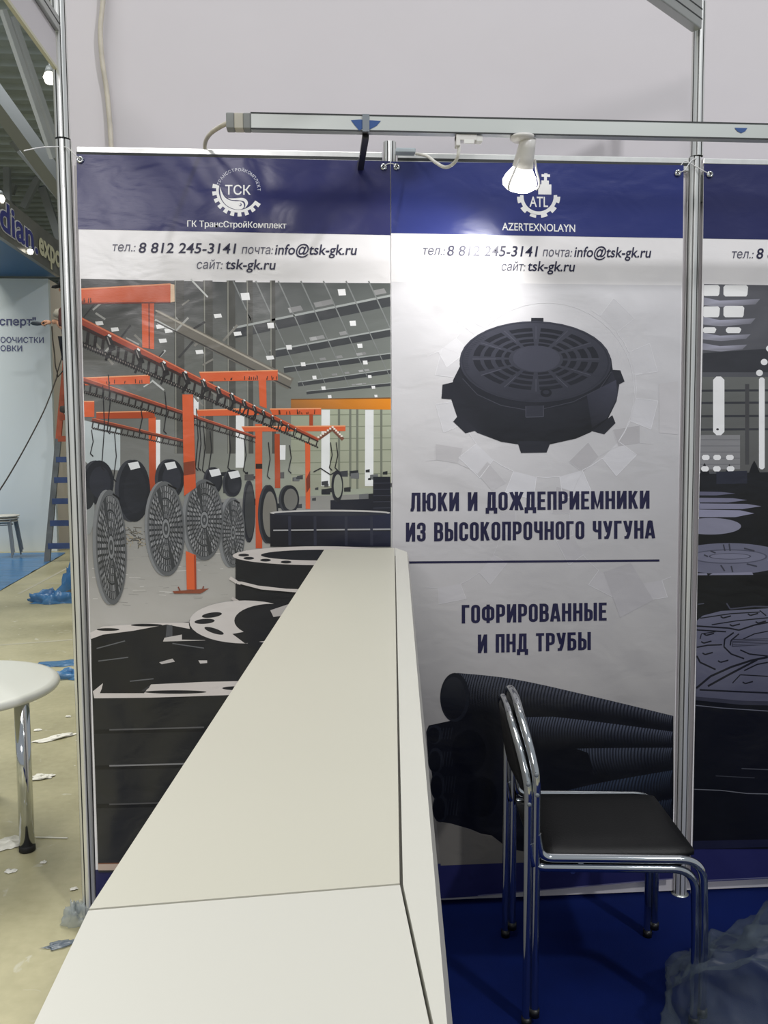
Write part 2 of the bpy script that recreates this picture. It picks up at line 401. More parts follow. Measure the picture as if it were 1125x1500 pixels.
t = thing('aluminium_post', 'tall grooved aluminium post left of the factory banner, joined at rail height', 'post', (XL, PT, 0), 'round aluminium posts of the booth')
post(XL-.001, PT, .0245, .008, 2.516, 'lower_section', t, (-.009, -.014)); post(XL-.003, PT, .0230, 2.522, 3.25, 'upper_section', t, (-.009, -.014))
MB().lathe([(.0, 2.514), (.019, 2.514), (.019, 2.524), (0, 2.524)], (XL-.020, PT, 0), n=20).build('joint_collar', M_GROOVE, t)
MB().lathe([(0, 0), (.024, 0), (.024, .006), (.012, .01), (0, .01)], (XL-.012, PT, 0), n=20).build('foot', M_ALUD, t)
t = thing('aluminium_post', 'half hidden aluminium post where the two banners meet', 'post', (PX[1], WALL, 0), 'round aluminium posts of the booth')
post(PX[1], WALL, .0205, .008, 2.535, 'upright', t)
t = thing('aluminium_post', 'tall grooved aluminium post right of the manhole cover banner', 'post', (PX[2], PT, 0), 'round aluminium posts of the booth')
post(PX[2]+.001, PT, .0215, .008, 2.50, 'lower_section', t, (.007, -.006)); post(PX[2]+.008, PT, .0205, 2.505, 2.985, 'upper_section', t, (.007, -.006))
MB().lathe([(0, 0), (.03, 0), (.03, .006), (.012, .01), (0, .01)], (PX[2]+.007, PT, 0), n=20).build('foot', M_ALUD, t)
bevel(MB().box(PX[2]-.026, PX[2]+.036, WALL-.016, WALL+.0, 2.36, 2.45).build('lock_block', M_ALUD, t), .003)
# frieze panel and beams up high
fz = thing('frieze_panel', 'white frieze panel high on the left, running from the post towards the viewer', 'panel', (XL-.02, 1.6, 2.7))
FX = XL-.024
MB().box(FX-.005, FX+.004, .2, WALL-.04, 2.728, 2.828).build('sheet', M_WPANEL, fz)
MB().box(FX-.006, FX+.005, .2, WALL-.04, 2.718, 2.728).build('edge', M_CREAM, fz)
def beam(name, a, b, wd, ht, label, grooves=2):
    t = thing(name, label, 'beam', a)
    A = Vector(a); B = Vector(b); bevel(MB().bar(A, B, wd, ht).build('profile', M_ALUD, t), .003)
    sd = (B-A).normalized().cross(Vector((0, 0, 1))).normalized()
    for k in range(grooves):
        z = ht*((k+1)/(grooves+1)-.5)
        for s in (-1, 1):
            mb = MB().bar(A+sd*s*wd/2*1.01+Vector((0, 0, z)), B+sd*s*wd/2*1.01+Vector((0, 0, z)), .0012, .004); mb.build('groove', M_GROOVE, t)
    return t
beam('frieze_beam', (FX, WALL-.04, 2.852), (FX, .2, 2.852), .032, .046, 'grey aluminium beam along the top edge of the white frieze panel', 1)
pA = Vector((PX[2]-.006, PT-.02, 2.928)); q = onZ(961, 0, 2.888); q2 = Vector((q.x, q.y, 2.928)); dv = (q2-pA).normalized()
beam('diagonal_beam', pA+dv*.02, pA+dv*1.9, .034, .09, 'grey aluminium beam leaving the top of the right post at an angle', 2)
# ================================================================== BANNERS
BY = WALL-.034                                            # front face of the hanging vinyl
class Art:
    """a printed picture: flat coloured shapes on the vinyl, each ink layer a hair in front of the last"""
    def __init__(s, clip=None): s.mb = MB(); s.clip = clip; s.n = 0
    def lv(s, l): s.n += 1; return BY-.0004-l*.0001-(s.n % 12)*.000008
    def col(s, c): return tuple(min(.9, v*PRINT_GAIN) for v in lin(c))
    def P(s, l, pts, c):
        cc = list(c) if isinstance(c[0], (tuple, list)) else [c]*len(pts)
        pts = list(pts)
        if s.clip:
            for (ax, ay), (bx_, by_) in zip(s.clip, s.clip[1:]+s.clip[:1]):
                sd = [(bx_-ax)*(p[1]-ay)-(by_-ay)*(p[0]-ax) for p in pts]
                if all(d >= 0 for d in sd): continue
                np_, nc = [], []
                for i in range(len(pts)):
                    j = (i+1) % len(pts)
                    if sd[i] >= 0: np_.append(pts[i]); nc.append(cc[i])
                    if (sd[i] >= 0) != (sd[j] >= 0):
                        t = sd[i]/(sd[i]-sd[j])
                        np_.append((pts[i][0]+(pts[j][0]-pts[i][0])*t, pts[i][1]+(pts[j][1]-pts[i][1])*t)); nc.append(tuple(cc[i][k]+(cc[j][k]-cc[i][k])*t for k in range(3)))
                pts, cc = np_, nc
                if len(pts) < 3: return
        Y = s.lv(l); vs = [onY(px, py, Y) for (px, py) in pts]
        cols = [s.col(x) for x in cc]
        s.mb.add(vs, [tuple(range(len(pts)))], 0, False, cols)
    def R(s, l, x0, y0, x1, y1, c, c2=None):
        s.P(l, [(x0, y0), (x1, y0), (x1, y1), (x0, y1)], c if c2 is None else [c, c, c2, c2])
    def L(s, l, x0, y0, x1, y1, wd, c, w2=None, c2=None):
        d = math.hypot(x1-x0, y1-y0) or 1; nx, ny = -(y1-y0)/d/2, (x1-x0)/d/2; w2 = wd if w2 is None else w2
        cc = c if c2 is None else [c, c2, c2, c]
        s.P(l, [(x0+nx*wd, y0+ny*wd), (x1+nx*w2, y1+ny*w2), (x1-nx*w2, y1-ny*w2), (x0-nx*wd, y0-ny*wd)], cc)
    def PL(s, l, pts, wd, c):
        for a, b in zip(pts[:-1], pts[1:]): s.L(l, *a, *b, wd, c)
    def E(s, l, cx, cy, rx, ry, c, rot=0, n=36, c2=None):
        ca, sa = math.cos(math.radians(rot)), math.sin(math.radians(rot)); pts = []; cs = []
        for k in range(n):
            a = 2*math.pi*k/n; ex, ey = rx*math.cos(a), ry*math.sin(a); pts.append((cx+ex*ca-ey*sa, cy+ex*sa+ey*ca))
            if c2: t = .5+.5*math.sin(a); cs.append(tuple(c[i]*(1-t)+c2[i]*t for i in range(3)))
        s.P(l, pts, cs if c2 else c)
    def ring(s, l, cx, cy, rx, ry, k0, k1, c, rot=0, a0=0, a1=360, n=40):
        """elliptical band between scale k0 and k1"""
        ca, sa = math.cos(math.radians(rot)), math.sin(math.radians(rot))
        def pt(k, a):
            ex, ey = rx*k*math.cos(a), ry*k*math.sin(a); return (cx+ex*ca-ey*sa, cy+ex*sa+ey*ca)
        n = max(2, int(n*abs(a1-a0)/360)+1)
        for i in range(n):
            a = math.radians(a0+(a1-a0)*i/n); b = math.radians(a0+(a1-a0)*(i+1)/n)
            s.P(l, [pt(k0, a), pt(k1, a), pt(k1, b), pt(k0, b)], c)
    def T(s, l, vf, c):
        v, f = vf; Y = s.lv(l); s.mb.add([onY(a, b, Y) for a, b in v], f, 0, False, [s.col(c)]*len(v))
    def build(s, name, par): return s.mb.build(name, M_PRINT, par)
def lettering(name, par, blocks, material, l=9):
    for v, f, *st in blocks:
        mb = MB()
        if st:
            for k, (i0, i1, fs) in enumerate(st[0]):
                Y = BY-.0004-l*.0001-(k % 9)*.00001
                mb.add([onY(a, b, Y) for a, b in v[i0:i1]], fs)
        else: mb.add([onY(a, b, BY-.0004-l*.0001) for a, b in v], f)
        o = mb.build(name, material, par)
    return o
def sheet(par, poly):
    vs = [onY(a, b, BY) for a, b in poly]; return MB().prism(vs, (0, .002, 0)).build('vinyl_sheet', M_VINYL, par)
def grommet(par, px, py):
    c = onY(px, py, BY-.003); mb = MB()
    mb.lathe([(.0045, -.001), (.0045, .004), (.009, .004), (.011, .001), (.011, -.001)], c, (0, -1, 0), n=20)
    o = mb.build('grommet', M_CHROME, par)
    MB().lathe([(0, 0), (.005, 0)], c+Vector((0, -.0004, 0)), (0, -1, 0), n=16).build('grommet_hole', M_BLACKP, o)
NAVY = (36, 38, 86)
# ---------------------------------------------------------------- banner with the factory picture
b1 = thing('banner', 'glossy vinyl banner printed with the factory conveyor, left of the counter end', 'banner', onY(345, 1318, BY), 'printed banners on the booth wall')
sheet(b1, [(112, 226), (340, 231), (571.5, 236), (572.5, 420), (574.5, 800), (578, 1320), (360, 1330), (141.5, 1330), (130, 900), (118, 440)])
A = Art()
A.P(0, [(112, 226), (340, 231), (571.5, 236), (572, 344.5), (340, 340), (114, 336)], NAVY)
A.build('header_band', b1); A = Art()
A.P(0, [(139.5, 1274), (577.8, 1266), (578, 1318), (360, 1328), (141.5, 1328)], (32, 34, 76))
A.build('footer_band', b1)
A = Art([(114.5, 400), (572.3, 400), (574.5, 800), (577.8, 1274), (139.5, 1278), (128, 800)])
def Z(u, v): return (110+u/2.419, 400+v/2.42)
def ZP(l, pts, c): A.P(l, [Z(*p) for p in pts], c)
def ZL(l, u0, v0, u1, v1, wd, c, w2=None): A.L(l, *Z(u0, v0), *Z(u1, v1), wd/2.42, c, None if w2 is None else w2/2.42)
# ground of the picture
ZP(1, [(14, 20), (560, 32), (1117, 36), (1119, 300), (14, 330)], [(58, 60, 60), (74, 76, 76), (86, 90, 88), (112, 116, 112), (88, 88, 84)])
ZP(1, [(14, 330), (1119, 300), (1121, 780), (20, 820)], [(86, 87, 84), (112, 116, 110), (150, 156, 140), (112, 112, 110)])
ZP(1, [(20, 820), (1121, 780), (1123, 1300), (48, 1300)], [(120, 120, 117), (130, 130, 126), (160, 158, 152), (176, 173, 168)])
# roof of the printed hall on the right
for (u0, v0, u1, v1, wd) in ((560, 215, 1118, 100, 34), (690, 290, 1118, 212, 24), (740, 345, 1118, 295, 18), (790, 395, 1118, 350, 14), (820, 425, 1118, 395, 10)):
    ZL(2, u0, v0, u1, v1, wd, (58, 60, 62))
    ZL(3, u0, v0-wd*.6, u1, v1-wd*.6, wd*.22, (150, 154, 152))
    sl = (v1-v0)/(u1-u0)
    for k in range(5):
        t = random.uniform(.3, .95); u = u0+(u1-u0)*t; v = v0+(v1-v0)*t-wd*1.5; q = wd*1.1
        ZP(3, [(u, v), (u+q, v+q*sl), (u+q*1.25, v+q*sl+wd*.5), (u+q*.2, v+wd*.5)], (134+random.randint(-10, 26),)*3)
for k in range(8):
    u = 560+k*80; ZL(3, u, 28, u+170, 400, 5, (120, 123, 122), 2)
for (u, v, s) in ((603, 83, 17), (945, 68, 15), (693, 186, 13), (984, 178, 12), (758, 263, 11), (1009, 258, 10), (808, 323, 9), (848, 370, 8), (880, 408, 8), (902, 438, 7), (1028, 317, 9), (1044, 367, 7), (1057, 405, 7), (1066, 436, 6)):
    ZP(5, [(u-s, v-s*.7), (u+s*.8, v-s*.8), (u+s, v+s*.7), (u-s*.7, v+s*.8)], (236, 238, 236))
ZL(5, 410, 22, 470, 85, 6, (190, 192, 190))
# back wall panels
ZP(2, [(765, 480), (1119, 480), (1121, 760), (765, 770)], [(150, 156, 136), (160, 166, 146), (150, 152, 134), (138, 140, 126)])
for k in range(6): ZL(3, 765, 505+k*42, 1120, 500+k*42, 3, (120, 126, 108))
for u in (935, 975, 1000, 1085): ZL(3, u, 480, u, 765, 8, (108, 112, 100))
for (u0, u1, v0, v1) in ((873, 903, 485, 755), (1028, 1058, 485, 755), (570, 600, 500, 690), (725, 746, 610, 662), (284, 302, 520, 700), (420, 438, 440, 520)):
    ZP(4, [(u0, v0), (u1, v0), (u1-1, v1), (u0-1, v1)], (214, 216, 216))
ZP(5, [(765, 446), (1119, 441), (1119, 484), (765, 480)], [(160, 104, 44), (214, 132, 30), (206, 124, 26), (140, 92, 44)])
ZL(6, 765, 448, 1119, 443, 4, (112, 74, 34))
ZP(3, [(26, 520), (160, 555), (160, 700), (60, 690), (28, 660)], (168, 176, 178))
# girders and columns on the left
for (u, wd) in ((368, 36), (470, 34), (552, 30), (618, 22), (700, 18)):
    ZL(3, u, 26, u+3, 640, wd, (72, 72, 68)); ZL(4, u-wd*.35, 26, u-wd*.35+2, 640, 4, (128, 128, 120))
ZL(4, 285, 150, 765, 392, 44, (104, 100, 92)); ZL(5, 285, 132, 765, 378, 6, (158, 152, 140)); ZL(5, 285, 172, 765, 408, 5, (56, 54, 52))
for k in range(26):
    u = random.uniform(30, 560); v = random.uniform(110, 420); a = random.choice((-1, 1))*random.uniform(.5, 1.3); q = random.uniform(25, 70)
    ZL(4, u, v, u+q, v+q*a, random.uniform(4, 9), random.choice(((150, 150, 146), (52, 52, 52), (120, 118, 112), (176, 178, 176))))
for (u, v) in ((85, 178), (300, 190), (140, 200), (330, 205), (505, 152), (575, 215), (310, 240), (440, 280), (690, 300)):
    ZP(5, [(u-14, v-6), (u+12, v-8), (u+16, v+5), (u-10, v+8)], (222, 226, 230))
# far clutter of the floor
for k in range(46):
    u = random.uniform(420, 1110); v = random.uniform(690, 830); q = random.uniform(10, 34)
    ZP(5, [(u, v), (u+q, v-3), (u+q, v+q*.6), (u, v+q*.6)], random.choice(((34, 36, 40), (54, 56, 60), (74, 74, 74), (96, 98, 100), (28, 30, 36))))
ZP(6, [(905, 805), (1056, 800), (1056, 722), (1117, 722), (1119, 850), (905, 850)], (26, 28, 38))
for k in range(5): ZL(7, 1056, 745+k*22, 1118, 744+k*22, 2, (58, 60, 72))
for k in range(60):
    u = random.uniform(150, 250); v = random.uniform(900, 965); a = random.uniform(0, 3.1)
    ZL(5, u, v, u+30*math.cos(a), v+12*math.sin(a), 2.5, random.choice(((150, 140, 120), (90, 86, 78), (60, 58, 55))))
for k in range(90):
    u = random.uniform(60, 620); v = random.uniform(960, 1180); ZL(2, u, v, u+random.uniform(8, 50), v+random.uniform(-3, 3), 2, random.choice(((138, 136, 132), (186, 184, 180), (150, 148, 143))))
# orange steelwork
OR = (200, 90, 50); ORD = (158, 66, 34); ORL = (232, 150, 108)
def beamart(l, pts, c=OR, edge=True):
    ZP(l, pts, c)
    if edge: ZL(l+1, *pts[0], *pts[1], 4, ORL)
def speck(l, u0, v0, u1, v1, n):
    for k in range(n):
        t = random.random(); u = u0+(u1-u0)*t; v = v0+(v1-v0)*t
        ZL(l, u, v, u+random.uniform(-2, 2), v-random.uniform(6, 18), 3, (70, 40, 28))
beamart(7, [(30, 455), (68, 455), (68, 510), (30, 510)]); beamart(7, [(75, 494), (280, 490), (283, 514), (75, 517)], ORD)
beamart(7, [(24, 372), (265, 362), (265, 392), (30, 398)]); speck(8, 40, 394, 260, 390, 8)
beamart(7, [(590, 545), (958, 542), (958, 560), (600, 562)]); beamart(7, [(430, 486), (650, 480), (652, 503), (436, 507)])
beamart(7, [(690, 482), (872, 480), (872, 502), (700, 503)]); speck(8, 700, 502, 870, 500, 12)
beamart(7, [(440, 352), (718, 345), (718, 380), (450, 384)]); speck(8, 520, 380, 715, 378, 16)
ZP(7, [(260, 510), (286, 510), (287, 772), (263, 772)], [OR, OR, (150, 64, 36), (150, 64, 36)])
ZP(7, [(650, 380), (677, 380), (679, 480), (654, 470)], OR)
ZP(7, [(707, 570), (725, 570), (727, 762), (708, 762)], ORD)
ZP(7, [(638, 535), (663, 535), (663, 976), (640, 976)], [OR, OR, (176, 74, 42), (176, 74, 42)]); ZP(8, [(640, 676), (663, 676), (663, 694), (640, 694)], (44, 30, 26))
ZP(7, [(830, 500), (843, 500), (843, 560), (830, 560)], ORD); ZP(7, [(815, 600), (833, 600), (833, 836), (817, 836)], OR)
ZP(8, [(818, 730), (833, 700), (833, 760), (820, 780)], (110, 50, 34))
ZP(7, [(236, 98), (280, 98), (280, 270), (238, 264)], [(196, 84, 44), (196, 84, 44), OR, OR]); ZL(8, 262, 98, 263, 268, 5, (120, 52, 34))
ZP(8, [(14, 56), (338, 38), (338, 102), (14, 108)], OR); ZP(9, [(338, 38), (352, 41), (353, 101), (338, 104)], (240, 190, 160)); ZL(9, 14, 57, 338, 39, 5, (236, 140, 96))
speck(9, 18, 106, 60, 106, 8); ZL(9, 14, 108, 338, 104, 5, (110, 46, 32))
# conveyor rails, chains and hooks
def conveyor(u0, v0, u1, v1, w0, w1, l, col, chain):
    ZL(l, u0, v0, u1, v1, w0, col, w1); ZL(l+1, u0, v0-w0*.45, u1, v1-w1*.45, w0*.16, (200, 110, 76), w1*.16)
    ZL(l+1, u0, v0+w0*.4, u1, v1+w1*.4, w0*.35, (54, 34, 30), w1*.35)
    ln = int(math.hypot(u1-u0, v1-v0)/chain)
    for k in range(ln):
        t = k/ln; s = w0+(w1-w0)*t; u = u0+(u1-u0)*t; v = v0+(v1-v0)*t+s*2.1
        ZL(l+1, u, v-s*.22, u+chain*.8, v+s*.30, s*.34, (30, 28, 28)); ZL(l+2, u+2, v-s*.1, u+chain*.35, v+s*.1, s*.1, (120, 112, 106))
        if k % 3 == 0: ZL(l+1, u, v, u+chain*.5, v-s*1.4, s*.3, (38, 34, 33))
conveyor(60, 520, 385, 596, 14, 10, 9, (120, 58, 42), 7)
conveyor(28, 378, 640, 582, 20, 9, 9, (136, 62, 44), 8)
conveyor(14, 172, 862, 592, 36, 13, 10, (150, 64, 42), 10)
for (a, b, c, d) in ((862, 588, 912, 552), (912, 552, 950, 590)):
    ZL(10, a, b, c, d, 12, (112, 70, 54))
    for k in range(6):
        t = k/6; ZP(12, [(a+(c-a)*t-3, b+(d-b)*t-10), (a+(c-a)*t+4, b+(d-b)*t-9), (a+(c-a)*t+4, b+(d-b)*t-3), (a+(c-a)*t-3, b+(d-b)*t-3)], (220, 210, 200))
for i, (u, v) in enumerate(((122, 240), (225, 288), (316, 332), (392, 366), (457, 393), (509, 418), (557, 440), (600, 462), (636, 480), (668, 496), (700, 514), (730, 530), (756, 544), (782, 556))):
    s = 1.0-.055*i
    ZL(13, u-8*s, v-20*s, u+12*s, v+34*s, 21*s, (34, 32, 32)); ZL(14, u-8*s, v-14*s, u+2*s, v+14*s, 4*s, (130, 126, 122))
    ZL(13, u+4*s, v+30*s, u-14*s, v+70*s, 8*s, (30, 28, 28)); ZL(14, u-5*s, v-22*s, u+5*s, v-14*s, 7*s, (226, 224, 220))
for (u, v0, v1) in ((58, 555, 640), (98, 400, 690), (118, 360, 560), (140, 570, 730), (232, 470, 560), (318, 420, 560), (430, 480, 690), (440, 520, 690), (455, 540, 700), (478, 560, 690), (545, 560, 690), (600, 590, 700), (685, 600, 720), (760, 610, 700), (905, 600, 690), (925, 600, 690)):
    A.PL(13, [Z(u, v0), Z(u+6, (v0+v1)/2), Z(u-4, v1)], 1.4, (32, 32, 34))
    ZL(13, u-4, v1, u+6, v1+10, 4, (32, 32, 34))
# hanging dark rims, left of the covers
def rim(u, v, rx, ry, c=(30, 32, 38), inner=(96, 98, 98), k=.72, l=11, dx=.25):
    A.E(l, *Z(u-rx*dx, v), rx/2.42, ry/2.42, (52, 54, 60)); A.E(l+1, *Z(u, v), rx/2.42, ry/2.42, c); A.E(l+2, *Z(u+rx*.06, v), rx*k/2.42, ry*k/2.42, inner)
rim(85, 742, 52, 78, inner=(40, 42, 50)); rim(210, 772, 56, 110, inner=(34, 36, 42)); rim(340, 730, 46, 70, inner=(44, 46, 54))
rim(492, 736, 30, 48, inner=(40, 42, 48)); rim(560, 745, 30, 48, inner=(38, 40, 46)); rim(688, 855, 32, 104, inner=(112, 110, 104), k=.78); rim(762, 802, 32, 50, inner=(104, 104, 100), k=.76)
rim(930, 755, 20, 56, inner=(140, 144, 132), k=.74, dx=.1); rim(618, 845, 20, 110, inner=(54, 56, 58), k=.86)
A.PL(13, [Z(845, 705), Z(870, 692), Z(905, 715), Z(930, 700)], 1.6, (34, 34, 38))
for (u, v) in ((205, 680), (335, 680), (492, 705), (560, 712)): ZP(14, [(u-18, v-6), (u+18, v-12), (u+26, v+10), (u-8, v+18)], (206, 208, 210))
A.E(11, *Z(45, 840), 10, 36, (132, 136, 136)); A.E(12, *Z(40, 800), 11, 16, (40, 42, 46))
# the four round covers on hooks
def cover(u, v, rx, ry, rot, l, edge=14):
    X, Y_ = Z(u, v); x, y = rx/2.42, ry/2.42; e = edge/2.42
    A.E(l, X-e, Y_, x, y, (118, 120, 122), rot); A.E(l+1, X, Y_, x, y, (44, 46, 48), rot); A.ring(l+2, X, Y_, x, y, .93, 1.0, (88, 90, 92), rot)
    for (k0, k1, n, frac) in ((.80, .90, 44, .6), (.66, .77, 40, .62), (.50, .60, 32, .6), (.36, .46, 24, .6), (.23, .32, 16, .6)):
        A.ring(l+2, X, Y_, x, y, k1+.012, k1+.028, (92, 94, 96), rot)
        for i in range(n):
            a = 360*i/n; c = random.randint(88, 136)
            A.ring(l+3, X, Y_, x, y, k0, k1, (c, c+1, c+3), rot, a, a+360/n*frac, n=40)
    A.ring(l+4, X, Y_, x, y, 0, .2, (120, 122, 124), rot); A.ring(l+5, X, Y_, x, y, .05, .13, (64, 66, 68), rot)
    for s in (-1, 1):
        A.ring(l+4, X, Y_, x, y, .2, .9, (54, 56, 58), rot, 62 if s > 0 else 242, 76 if s > 0 else 256)
    A.L(l+5, X+x*.1, Y_-y*.93, X+x*.55, Y_-y*.84, 2.4, (22, 22, 24))
cover(560, 920, 42, 124, 0, 15, 12); cover(458, 875, 68, 144, 0, 21, 12); cover(322, 906, 66, 168, -2, 27, 10); cover(128, 972, 54, 204, -2, 33, 12)
ZP(27, [(380, 430), (418, 430), (428, 760), (386, 790)], [OR, OR, (190, 82, 46), (190, 82, 46)]); ZP(27, [(392, 985), (428, 1000), (430, 1122), (396, 1122)], OR)
ZL(28, 424, 1000, 427, 1122, 6, (146, 60, 36)); ZP(28, [(384, 672), (424, 665), (425, 712), (385, 718)], (120, 58, 40))
ZP(28, [(345, 1128), (475, 1118), (445, 1136), (352, 1136)], (128, 70, 50)); ZL(29, 365, 1112, 372, 1126, 4, (120, 60, 44)); ZL(29, 455, 1110, 452, 1122, 4, (120, 60, 44))
# black ring frames on the floor
def F(u, v): return (100+u/2.163, 790+v/2.164)
DK = (26, 27, 31); PALE = (198, 192, 188)
ZP(18, [(690, 850), (1118, 848), (1118, 970), (692, 970)], [(24, 25, 34), (32, 36, 58), (26, 28, 44), (22, 23, 28)])
A.E(19, *Z(904, 850), 214/2.42, 11/2.42, (176, 174, 172)); A.E(20, *Z(906, 853), 202/2.42, 8/2.42, (40, 42, 52)); ZL(19, 702, 912, 1118, 908, 5, (150, 150, 152)); ZL(20, 702, 917, 1118, 913, 3, (16, 17, 22))
for u in (760, 850, 960, 1050): ZL(20, u, 862, u+1, 966, 10, (40, 42, 56))
def Fp(l, pts, c): A.P(l, [F(*p) for p in pts], c)
# stack of two frames, middle
Fp(30, [(530, 55), (1020, 60), (1020, 230), (530, 205)], DK)
A.E(31, *F(800, 52), 280/2.163, 30/2.16, (188, 182, 178)); A.E(32, *F(800, 50), 190/2.163, 17/2.16, (26, 28, 36))
for (u, v) in ((556, 50), (572, 60), (625, 66), (690, 72)): A.E(32, *F(u, v), 17/2.163, 4.5/2.16, (30, 31, 36))
A.PL(31, [F(512, 122), F(535, 136), F(600, 152), F(690, 162), F(800, 166)], 5, (190, 184, 180)); A.PL(31, [F(518, 186), F(545, 202), F(600, 208)], 4.4, (176, 170, 166)); A.E(32, *F(548, 130), 13/2.163, 4/2.16, (34, 35, 40))
A.PL(32, [F(545, 145), F(610, 162), F(730, 172)], 3, (14, 15, 18))
# frame lying in front
Fp(33, [(72, 300), (380, 262), (1040, 300), (1040, 500), (1040, 1110), (85, 1110)], [(24, 25, 27), (30, 31, 34), (26, 27, 30), (24, 25, 27), (40, 41, 44), (40, 41, 44)])
Fp(34, [(70, 296), (110, 276), (260, 266), (385, 264), (385, 284), (312, 270), (205, 290), (110, 302), (72, 316)], PALE)
A.E(35, *F(126, 286), 36/2.163, 4.5/2.16, DK); A.E(35, *F(248, 272), 50/2.163, 4.2/2.16, DK)
A.E(36, *F(560, 268), 178/2.163, 74/2.16, (30, 31, 35)); A.E(37, *F(560, 262), 176/2.163, 68/2.16, (196, 191, 188)); A.E(38, *F(650, 258), 124/2.163, 54/2.16, (28, 29, 34))
Fp(39, [(640, 225), (700, 205), (700, 240), (650, 246)], (170, 166, 164)); Fp(39, [(520, 300), (600, 285), (640, 320), (560, 330)], (28, 29, 34))
for (u, v, a) in ((455, 240, -8), (432, 260, -4), (462, 290, 18), (600, 332, 8)): A.E(39, *F(u, v), 32/2.163, 8/2.16, (30, 31, 36), a)
Fp(34, [(312, 272), (330, 272), (330, 312), (308, 318)], (74, 76, 80)); Fp(35, [(305, 312), (360, 302), (360, 318), (452, 320), (300, 324)], (182, 178, 175)); Fp(35, [(288, 390), (330, 378), (338, 388), (296, 396)], (176, 172, 170)); Fp(35, [(412, 384), (440, 384), (440, 392), (418, 394)], (190, 186, 184))
for (u0, v0, u1, v1) in ((90, 346, 180, 322), (95, 386, 190, 374), (195, 450, 270, 442), (330, 330, 430, 345)): A.L(35, *F(u0, v0), *F(u1, v1), 1.6, (92, 94, 97))
Fp(40, [(78, 482), (110, 456), (106, 474), (100, 488), (240, 488), (262, 460), (430, 452), (700, 446), (1040, 466), (1040, 506), (640, 486), (500, 494), (260, 502), (82, 504)], PALE)
Fp(41, [(232, 480), (262, 460), (255, 472), (240, 482)], (52, 53, 56)); A.E(41, *F(340, 484), 98/2.163, 5.5/2.16, (30, 31, 34)); A.E(41, *F(530, 472), 42/2.163, 6/2.16, (30, 31, 34))
Fp(36, [(82, 504), (1040, 490), (1040, 1110), (88, 1110)], [(34, 35, 36), (20, 21, 22), (36, 37, 38), (44, 45, 46)])
for (v, c) in ((604, 84), (718, 120), (840, 74)):
    A.L(42, *F(130, v), *F(430, v-8), 2.2, (c, c, c+1)); A.L(41, *F(84, v+6), *F(430, v-1), 6, (22, 23, 24))
A.P(42, [(139.3, 1266), (360, 1262), (577.5, 1262), (577.8, 1272), (139.5, 1275)], (178, 160, 146)); A.L(43, 139.4, 1265, 360, 1262, 1.6, (110, 72, 52))
A.build('printed_picture', b1)
# emblem
lg = Art(); W_ = (226, 226, 232)
def G(u, v): return (260+u/6.618, 240+v/6.618)
cx, cy = G(590, 257)
lg.ring(6, cx, cy, 1/6.618, 1/6.618, 190, 216, W_, 0, 31, 194, 60)
for k in range(10):
    a = 36+k*(190-36)/9.0; lg.ring(6, cx, cy, 1/6.618, 1/6.618, 214, 254, W_, 0, a-4.6, a+4.6, 40)
def gsm(pts): return [(p.x, p.y) for p in smooth_path([(a, b, 0) for a, b in pts], 6)]
lg.P(6, gsm([G(*p) for p in ((410, 222), (418, 300), (440, 360), (490, 412), (560, 440), (616, 440), (642, 420), (640, 385), (612, 364), (560, 362), (500, 350), (450, 312), (410, 222))])[:-1], W_)
lg.P(6, gsm([G(*p) for p in ((448, 292), (490, 330), (550, 334), (630, 330), (672, 352), (682, 390), (650, 432), (658, 396), (640, 362), (580, 352), (510, 345), (448, 292))])[:-1], W_)
lg.E(7, *G(608, 396), 14/6.618, 16/6.618, NAVY); lg.E(8, *G(603, 393), 9/6.618, 11/6.618, W_)
lg.T(6, text_px('ТСК', *G(462, 297), *G(710, 299), 13, 0, .012), W_)
s_ = 'ТРАНССТРОЙКОМПЛЕКТ'
for i, ch in enumerate(s_):
    a = math.radians(198+i*(360-24-198+22)/(len(s_)-1)); r = 200
    v, f = glyphs(ch, .01); c = cap_height(); hgt = 4.2; mx = (max(p[0] for p in v)+min(p[0] for p in v))/2
    px, py = cx+r/6.618*math.cos(a), cy+r/6.618*math.sin(a); tx, ty = -math.sin(a), math.cos(a); nx, ny = math.cos(a), math.sin(a)
    lg.T(6, ([(px+tx*(p[0]-mx)/c*hgt+nx*(p[1]/c-.5)*hgt, py+ty*(p[0]-mx)/c*hgt+ny*(p[1]/c-.5)*hgt) for p in v], f), (190, 192, 206))
lg.build('emblem', b1)
lettering('white_lettering', b1, [double_struck(text_px('ГК ТрансСтройКомплект', 274.2, 332, 419, 334.6, 8.6), .5)], M_INKW)
IT = .16
lettering('contact_lettering', b1, [text_px('8 812 245-3141', 202.5, 370, 344, 371.3, 14.4, IT, .012), text_px('info@tsk-gk.ru', 402.5, 372.6, 521.5, 373.2, 14.6, IT, .012), text_px('tsk-gk.ru', 329.5, 394, 402.5, 394.8, 14.2, IT, .012)], M_INKN)
o = lettering('small_contact_lettering', b1, [text_px('тел.:', 163.5, 367.8, 197.5, 368.2, 12.5, IT), text_px('почта:', 354, 371.6, 399, 372.2, 12.5, IT), text_px('сайт:', 287.5, 393.6, 325, 394.0, 12.5, IT)], M_INKG)
for g in ((117.5, 234), (562, 244.5)): grommet(b1, *g)
